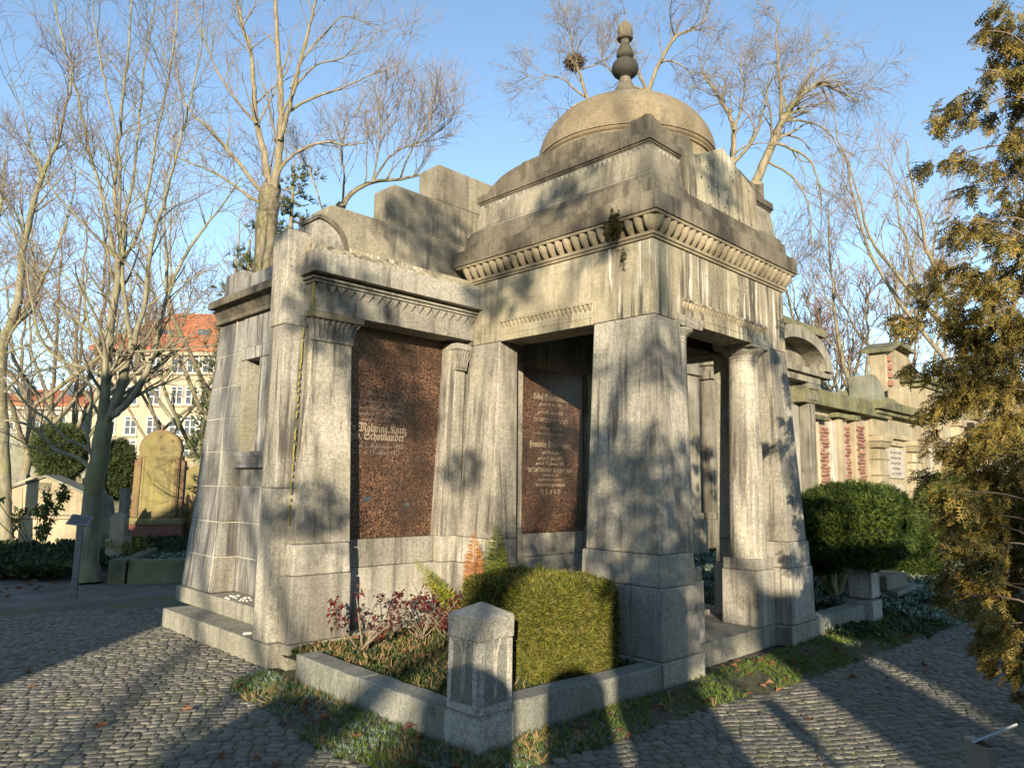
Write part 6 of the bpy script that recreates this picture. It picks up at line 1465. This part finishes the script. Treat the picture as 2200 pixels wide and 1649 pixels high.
# pine behind the left wing
def pine(name, label, u, d, h, r, seed):
    b = at_depth(u, 1080, d); b[2] = 0; rng = np.random.default_rng(seed); T = thing(name, label, 'tree', tuple(b))
    MB().tube([b, b+np.array([0, 0, h*.6]), b+np.array([0, 0, h])], [.2, .12, .03], 8).build('trunk', 'bark', T, smooth=True)
    P = []; A = []; brs = []
    for k in range(46):
        z = h*(.12+.86*(k/46)); a = rng.random()*6.28; L = r*(1-(z/h))**.7*rng.uniform(.6, 1.1)+.3
        s = b+np.array([0, 0, z]); e = s+np.array([math.cos(a)*L, math.sin(a)*L, -.1+.15*L]); C = smooth([s, (s+e)/2+np.array([0, 0, -.15]), e], 3)
        brs.append(batch_tubes(C[None], np.linspace(.05, .012, len(C))[None], 4))
        n = int(24*L); t = rng.random(n)**.6; q = s+(e-s)*t[:, None]+rng.normal(size=(n, 3))*np.array([.25, .25, .12]); P.append(q); A.append(unit(np.array([math.cos(a), math.sin(a), .5])+rng.normal(size=(n, 3))*.6))
    P = np.concatenate(P); A = np.concatenate(A); V, F = scatter(TJ, P, A, rdir(len(P), rng), rng.uniform(.22, .36, len(P)), rng)
    link('foliage', np_mesh('foliage', V, F, 'pine'), T, kind='stuff'); V, F = cat(brs); link('branches', np_mesh('branches', V, F, 'bark'), T, kind='stuff')
pine('pine_tree', 'dark green pine behind the tall pale tree at the left wing', 590, 25, 13.2, 2.4, 3)
pine('pine_tree', 'small pine close behind the end wall of the mausoleum', 500, 21, 8.8, .9, 4)
pine('conifer', 'narrow green conifer in front of the yellow house', 446, 27, 5.2, .45, 5)

# ------------------------------------------------------------------ small plants of the bed and verge
def tufts(name, label, cat_, poly, n, size, mat, seed, tmp=None, zadd=0.0, upw=1.0, spread=.5, cond=None, parent=None):
    rng = np.random.default_rng(seed); xs = [p[0] for p in poly]; ys = [p[1] for p in poly]
    X = rng.uniform(min(xs), max(xs), n*3); Y = rng.uniform(min(ys), max(ys), n*3); m = in_poly(X, Y, poly)
    if cond is not None: m &= cond(X, Y, rng)
    X, Y = X[m][:n], Y[m][:n]; k = len(X)
    P = np.stack([X, Y, gz_(X, Y)+.012+zadd], -1); A = unit(rng.normal(size=(k, 3))*spread+np.array([0, 0, upw]))
    V, F = scatter(tmp or TG, P, A, rdir(k, rng), size*rng.uniform(.5, 1.4, k), rng)
    o = link(name, np_mesh(name, V, F, mat), parent); tag(o, label, cat_, kind='stuff') if parent is None else None
    return o
TG = [tuft_template(np.random.default_rng(k+70), 7, .55, .045) for k in range(5)]
TI = []
for k in range(4):
    r_ = np.random.default_rng(k+90); parts = []
    for j in range(4):
        d = unit(np.array([r_.normal(), 1+r_.normal()*.5, r_.normal()])); s = unit(np.cross(d, r_.normal(size=3)))
        c_ = d*.5*r_.uniform(.3, 1); parts.append([c_, c_+d*.28+s*.22, c_+d*.55, c_+d*.28-s*.22])
    TI.append(quads(parts))
def patch(sc, th, ph=0.0):
    def f(X, Y, rng):
        w = np.sin(X*2.1*sc+ph)+np.sin(Y*2.7*sc+ph*2)+np.sin((X+Y)*3.9*sc+1)+np.sin((X-1.7*Y)*5.3*sc+ph)
        return w+rng.normal(size=X.shape)*.8 > th
    return f
NOTB = lambda X, Y: ~(in_poly(X, Y, BED) | in_poly(X, Y, BLD))
NEARG = [(-.02, 2.62), (-.35, 2.5), (-.50, 2.2), (-.52, 1.6), (-.62, 1.0), (-.62, .55), (-.52, .2), (-.30, -.14), (.08, -.32), (.7, -.40), (1.7, -.42), (2.9, -.58), (4.8, -.64), (7.6, -.77), (9.5, -.4), (9.5, .1), (5.1, .08), (2.0, .07), (.32, .07), (.0, -.01), (-.0, .3)]
soilv = sheet('verge_soil', -.7, 9.6, -.8, 2.6, .05, 'ground', .03, lambda x, y: in_poly(x, y, NEARG), .006); link('verge_soil', soilv, kind='structure')
tufts('verge_grass', 'short green grass and moss around the kerb', 'grass', NEARG, 14000, .040, 'grass', 1, cond=lambda X, Y, r: patch(1.0, -1.2)(X, Y, r), zadd=.02)
tufts('frosty_grass', 'frost covered grass in the shade before the kerb', 'grass', NEARG, 11000, .038, 'frost', 2, cond=lambda X, Y, r: patch(.8, .3, 2.0)(X, Y, r) & ((X < 1.7) | (X > 5)), zadd=.02)
tufts('straw_grass', 'straw coloured grass tufts on the verge', 'grass', NEARG, 2600, .075, 'drygrass', 3, cond=lambda X, Y, r: patch(1.2, .9, 1.0)(X, Y, r) & (X < 2), zadd=.015)
tufts('bank_cover', 'frosty ground cover on the bank at the right', 'ground cover', [(7.0, -.75), (9.5, -.3), (14, .1), (20, 1.2), (24, 3), (24, 4.5), (7.2, 4.5), (7.2, 1)], 26000, .085, 'frost', 4, TI, .02, cond=lambda X, Y, r: patch(.5, -1.0, .5)(X, Y, r))
tufts('bank_ivy', 'green ground cover on the bank at the right', 'ground cover', [(5.2, -.7), (7.5, -.75), (9.5, -.3), (14, .1), (20, 1.2), (24, 3), (24, 4.8), (7.2, 4.8), (5.2, .05)], 22000, .080, 'ivy', 5, TI, .02, cond=lambda X, Y, r: patch(.6, -1.2, 3.0)(X, Y, r))
BEDP = [(.2, .3), (2.04, .3), (2.04, 2.6), (.18, 2.6)]
tufts('bed_ivy', 'dark ivy and ground cover filling the planted bed', 'ground cover', BEDP, 7500, .055, 'ivy', 6, TI, .15)
tufts('bed_grass', 'grass tufts along the inside of the kerb', 'grass', BEDP, 3600, .060, 'grass', 7, zadd=.14, cond=lambda X, Y, r: ((X < .45) | (Y > 2.2) | (r.random(X.shape) < .25)))
tufts('bed_straw', 'dry grass leaning in the planted bed', 'grass', BEDP, 1300, .10, 'drygrass', 8, zadd=.14, spread=.9)
tufts('ivy_mound', 'dark ivy mound left of the grey trunk', 'ground cover', [(-2.5, 11.5), (.2, 9.6), (.5, 10), (.9, 13), (0, 15), (-4, 15)], 9000, .14, 'ivy', 9, TI, .12)
tufts('grave_ivy', 'ivy and dead stems over the grave before the yellow tombstone', 'ground cover', [(.9, 9.2), (2.6, 8.6), (5, 9.5), (5, 14.6), (1.2, 14.6)], 12000, .11, 'ivy', 10, TI, .10)
tufts('frost_patch', 'frosted leaves on the grave before the yellow tombstone', 'ground cover', [(.9, 9.2), (2.6, 8.6), (5, 9.5), (4, 11), (1.2, 11)], 3500, .09, 'frost', 12, TI, .14)
tufts('dry_meadow', 'tall straw coloured grass right of the yellow tombstone', 'grass', [(4.0, 15), (9, 13), (12, 22), (5, 24)], 5000, .9, 'drygrass', 11, spread=.18)
# moss in the joints of the paving
tufts('paving_moss', 'moss and tiny grass in the joints of the cobbles', 'moss', [(-5, -3.2), (3.5, -3.2), (9, -1.2), (9, -.7), (1, -.4), (-.6, 0), (-.6, 2.4), (0, 5), (-3, 6.5), (-6, 4)], 9000, .018, 'grass', 14, zadd=.022, spread=.9, cond=lambda X, Y, r: patch(1.1, .6, 4.0)(X, Y, r) & NOTB(X, Y))
# red leaved shrubs
def leafy_shrub(name, label, base, stems, leafn, lsize, mat, seed, cat_='shrub', bark='twig_pale', h=(.3, .6), spread=.5, stemr=.006):
    rng = np.random.default_rng(seed); T = thing(name, label, cat_, base); b = np.array(base, float)
    P = []; tips = []
    for k in range(stems):
        a = rng.random()*6.28; L = rng.uniform(*h); e = b+np.array([math.cos(a)*spread*L*rng.random()*1.6, math.sin(a)*spread*L*rng.random()*1.6, L]); C = smooth([b+rng.normal(size=3)*[.03, .03, 0], (b+e)/2+rng.normal(size=3)*.05*L, e], 3)
        P.append(C); tips.append(C)
    P = np.array(P); V1 = batch_tubes(P, np.linspace(stemr, stemr*.4, P.shape[1])[None].repeat(len(P), 0), 5)
    A = grow(P, np.full(P.shape[:2], stemr*.6), 3, .16, .8, .1, 4, rng, .6, .4, .4, stemr*.3); parts = [V1]
    if len(A[0]): parts.append(batch_tubes(*A, 4))
    V, F = cat(parts); link('stems', np_mesh('stems', V, F, bark), T, kind='stuff')
    src = A[0] if len(A[0]) else P; i = rng.integers(0, len(src), leafn); t = rng.random(leafn)**.7; kk = (t*(src.shape[1]-1)).astype(int); q = src[i, kk]+rng.normal(size=(leafn, 3))*.025
    ax = unit(rng.normal(size=(leafn, 3))*.8+np.array([0, 0, -.1])); up = unit(rdir(leafn, rng)*.5+np.array([0, 0, 1]))
    V, F = batch_inst(LEAFQ[0], LEAFQ[1], q, ax, up, rng.uniform(.6, 1.2, leafn)*lsize); link('leaves', np_mesh('leaves', V, F, mat), T, kind='stuff')
    return T
LEAFQ = quads([[np.array([0, 0, 0.]), np.array([.26, .45, .10]), np.array([0, 1., -.06]), np.array([0, .5, -.02])], [np.array([0, 0, 0.]), np.array([0, .5, -.02]), np.array([0, 1., -.06]), np.array([-.26, .45, .10])]])
leafy_shrub('red_shrub', 'small bare stemmed shrub with dark red leaves beside the left plinth', tuple(at_z(775, 1400, .13)), 8, 190, .062, 'mahonia', 1, h=(.28, .50), spread=.9, stemr=.010)
leafy_shrub('red_shrub', 'dense dark red leaved shrub between ferns and hedge', (1.50, 2.0, .13), 16, 620, .052, 'mahonia', 2, h=(.30, .62), spread=.7)
leafy_shrub('red_shrub', 'dark leaved shrub at the wing plinth left of the hedge', (1.30, 2.2, .13), 10, 260, .05, 'mahonia', 3, h=(.25, .50), spread=.7)
leafy_shrub('dead_stem', 'tall dry stem with black seed heads in the bed', tuple(at_z(825, 1395, .13)), 2, 14, .035, 'mossleaf', 4, h=(.36, .44), spread=.5, stemr=.004)
leafy_shrub('green_shrub', 'small pale green leafy shrub before the menorah tomb', tuple(at_z(85, 1200, .05)), 12, 560, .13, 'shrubleaf', 5, h=(.8, 1.45), spread=.75, stemr=.012, bark='twig')
leafy_shrub('yellow_shrub', 'low yellow green plant on the grave by the curbstone', tuple(at_z(272, 1205, .1)), 10, 260, .08, 'fern_green', 6, h=(.2, .45), spread=.8)
# ferns
def fern(name, label, base, fronds, mat, seed):
    rng = np.random.default_rng(seed); T = thing(name, label, 'fern', base); b = np.array(base, float)
    for (du, dv, dz, L) in fronds:
        e = np.array([du, dv, dz]); C = smooth([b, b+e*.5+np.array([0, 0, .06]), b+e], 6); n = len(C); w = L*1.35
        st_ = batch_tubes(C[None], np.linspace(.005, .0015, n)[None], 4); pos = []; ax = []; sc = []
        side = unit(np.cross(e, FW)*1.0); 
        for k in range(46):
            t = .12+.88*k/46; f = t*(n-1); i = min(int(f), n-2); p = C[i]+(C[i+1]-C[i])*(f-i); tn = unit(C[i+1]-C[i])
            for sg in (-1, 1): pos.append(p); ax.append(unit(side*sg+tn*.35+np.array([0, 0, -.12])+rng.normal(size=3)*.08)); sc.append(w*(1.05-t)**.75*min(1, t*4))
        V, F = batch_inst(PIN[0], PIN[1], np.array(pos), np.array(ax), np.repeat(unit(np.cross(side, e))[None], len(pos), 0)+rng.normal(size=(len(pos), 3))*.2, np.array(sc))
        V2, F2 = cat([st_, (V, F)]); link('frond', np_mesh('frond', V2, F2, mat), T)
    return T
PIN = quads([[np.array([-.045, 0, 0.]), np.array([.045, 0, 0]), np.array([.11, .4, .0]), np.array([-.11, .4, 0])], [np.array([-.11, .4, 0.]), np.array([.11, .4, 0]), np.array([.02, 1, -.04]), np.array([-.02, 1, -.04])]])
fb = np.array([1.80, 1.72, .14])
def to(u, v, d): return at_depth(u, v, d)
dfb = float((fb-CAM) @ FW)
def fr(u, v, L, dd=0):
    e = at_depth(u, v, dfb+dd)-fb; return (e[0], e[1], e[2], L)
fern('fern', 'tall yellow green fern at the wing plinth behind the hedge', tuple(fb), [fr(1068, 1128, .15), fr(1048, 1158, .11, .1), fr(1082, 1170, .10, -.1)], 'fern_green', 1)
fb = np.array([1.72, 1.92, .14]); dfb = float((fb-CAM) @ FW)
fern('fern', 'rusty brown fern left of the yellow green one', tuple(fb), [fr(1018, 1143, .14), fr(1032, 1180, .10, .1), fr(1000, 1190, .09, .05)], 'fern_brown', 2)
fern('fern', 'arching green fern leaning left over the red shrub', tuple(fb), [fr(888, 1200, .10), fr(905, 1240, .10, -.1), fr(940, 1260, .10, .1)], 'fern_green', 3)
# plants rooted in the cornice
mp = Vector((BX+.06, .585, 3.98)); rng = np.random.default_rng(8)
q = np.array(mp)+rng.normal(size=(260, 3))*np.array([.022, .035, .055])+np.array([-.01, 0, -.03])
V, F = scatter(TJ, q, unit(rng.normal(size=q.shape)+np.array([-1, 0, -.1])), rdir(260, rng), rng.uniform(.03, .06, 260), rng); tag(link('cornice_plant', np_mesh('cornice_plant', V, F, 'mossleaf')), 'clump of dark moss hanging from the cornice near the porch corner', 'moss')
q = np.array((2.238, .575, 3.66))+rng.normal(size=(50, 3))*np.array([.008, .012, .05]); V, F = scatter(TJ, q, unit(rng.normal(size=q.shape)+np.array([-1, 0, 0])), rdir(50, rng), rng.uniform(.015, .035, 50), rng); tag(link('joint_moss', np_mesh('joint_moss', V, F, 'mossleaf')), 'small moss tuft in the frieze joint under the hanging clump', 'moss')
# fallen leaves
lm = [np_mesh('fallen_leaf', LEAFQ[0]*np.array([1.2, 1, 2.5]), LEAFQ[1], 'leaf') for _ in range(1)]
lrn = random.Random(8)
def drop(x, y, z, s):
    o = link('fallen_leaf', lm[0], mw=Matrix.Translation((x, y, z)) @ Matrix.Rotation(lrn.uniform(0, 6.28), 4, 'Z') @ Matrix.Rotation(lrn.uniform(-.5, .5), 4, 'X') @ Matrix.Rotation(lrn.uniform(-.5, .5), 4, 'Y') @ Matrix.Scale(s, 4))
    return o
zones = [('brown leaf fallen on the planted bed', 'leaves on the bed', BEDP, 60, .19), ('brown leaf fallen on the grass before the kerb', 'leaves on the verge', NEARG, 85, .045), ('brown leaf fallen on the cobbles', 'leaves on the cobbles', [(-3, -1.8), (3, -2.2), (6, -1), (3, -.6), (-.6, -.2), (-.7, 2.5), (-2, 5)], 26, .045), ('dead leaf on the dirt below the ivy mound', 'leaves by the ivy mound', [(-3, 8.6), (-.3, 8.5), (.2, 9.4), (-.8, 11), (-3, 12)], 60, .03)]
for lb, gp_, poly, n, zz_ in zones:
    xs = [p[0] for p in poly]; ys = [p[1] for p in poly]; k = 0
    while k < n:
        x, y = lrn.uniform(min(xs), max(xs)), lrn.uniform(min(ys), max(ys))
        if not in_poly(np.array([x]), np.array([y]), poly)[0]: continue
        if poly is NEARG and x > 3.5 and lrn.random() < .6: continue
        tag(drop(x, y, float(gz_(x, y))+zz_+lrn.uniform(0, .012), lrn.uniform(.05, .10) if zz_ != .03 else lrn.uniform(.08, .16)), lb, 'leaf', gp_); k += 1

# bare trees behind the viewpoint, plus leaf clumps added to dapple the mausoleum
def back_tree(d, s, h, seed, label):
    rr = random.Random(seed); b = np.array(DS(d, s, -.1)); top = b+np.array([0, 0, h*.42]); L = [([b, b*.5+top*.5, top], .22, .15, .05, 1.3)]
    for k in range(7):
        a = 2*math.pi*(k+rr.random())/7; q = np.array([math.cos(a), math.sin(a), 0])*.30*h
        e = b+np.array([0, 0, h*rr.uniform(.7, 1.0)])+q*rr.uniform(.5, 1); s_ = b+(top-b)*rr.uniform(.6, 1)
        L.append(([s_, s_*.6+e*.4+q*.25, s_*.3+e*.7+q*.15, e], .075, .02, 1.2))
    tree('bare_tree', label, L, seed, twig=(1.5, 1.5, .6), L1=h*.12, rmin=.006, up=.3, sides=7)
back_tree(-1.2, -21, 12, 91, 'bare tree behind the viewpoint toward the sun')
back_tree(3.4, -22, 12.5, 92, 'second bare tree behind the viewpoint toward the sun')
MC = [(1.38, 5.75, .36), (1.58, 5.15, .36), (1.05, 6.15, .24), (1.2, 5.0, .34), (.85, 5.5, .2), (1.75, 6.1, .2), (1.85, 4.6, .3), (1.45, 6.9, .16), (-.86, 8.9, .38), (-.10, 8.2, .30), (-1.55, 7.5, .38), (-1.15, 6.9, .26), (.55, 8.9, .24), (2.2, 9.2, .22), (-1.75, 5.6, .26), (3.35, 5.4, .26), (3.25, 6.4, .24), (.62, 7.0, .18), (-2.4, 8.4, .36), (2.75, 7.7, .2), (-.5, 6.3, .2), (.2, 5.5, .25), (-2.6, 6.3, .3), (.9, 8.2, .16)]  # unseen leaf clumps, placed where they blotch the light on the walls
rng = np.random.default_rng(61)
for k, (d, z, r) in enumerate(MC):
    c = np.array(DS(d, -10.0, z-1.5)); n = int(120*(r/.25)**2); P = c+rdir(n, rng)*r*1.15*rng.random((n, 1))**.5*np.array([1.15, 1.15, .85])+rng.normal(size=(n, 3))*.05
    V, F = scatter(TJ, P, unit(P-c+1e-3), rdir(n, rng), .13, rng); tag(link('dapple_clump', np_mesh('dapple_clump', V, F, 'pine')), 'leaf clump added behind the viewpoint to dapple the light', 'dapple_clump', 'leaf clumps added for dappled shade')

# lettering as real meshes
dg = bpy.context.evaluated_depsgraph_get()
for o in [o for o in COL.objects if o.type == 'FONT']:
    me = bpy.data.meshes.new_from_object(o.evaluated_get(dg)); me.name = 'inscription_line'
    n = link('inscription_line', me, None); n.parent = o.parent; n.matrix_parent_inverse = o.matrix_parent_inverse; n.matrix_basis = o.matrix_basis
    bpy.data.objects.remove(o)
k = 0
for o in COL.objects:
    if o.name.startswith('inscription_line') and not o.name.startswith('inscription_line.0'): pass
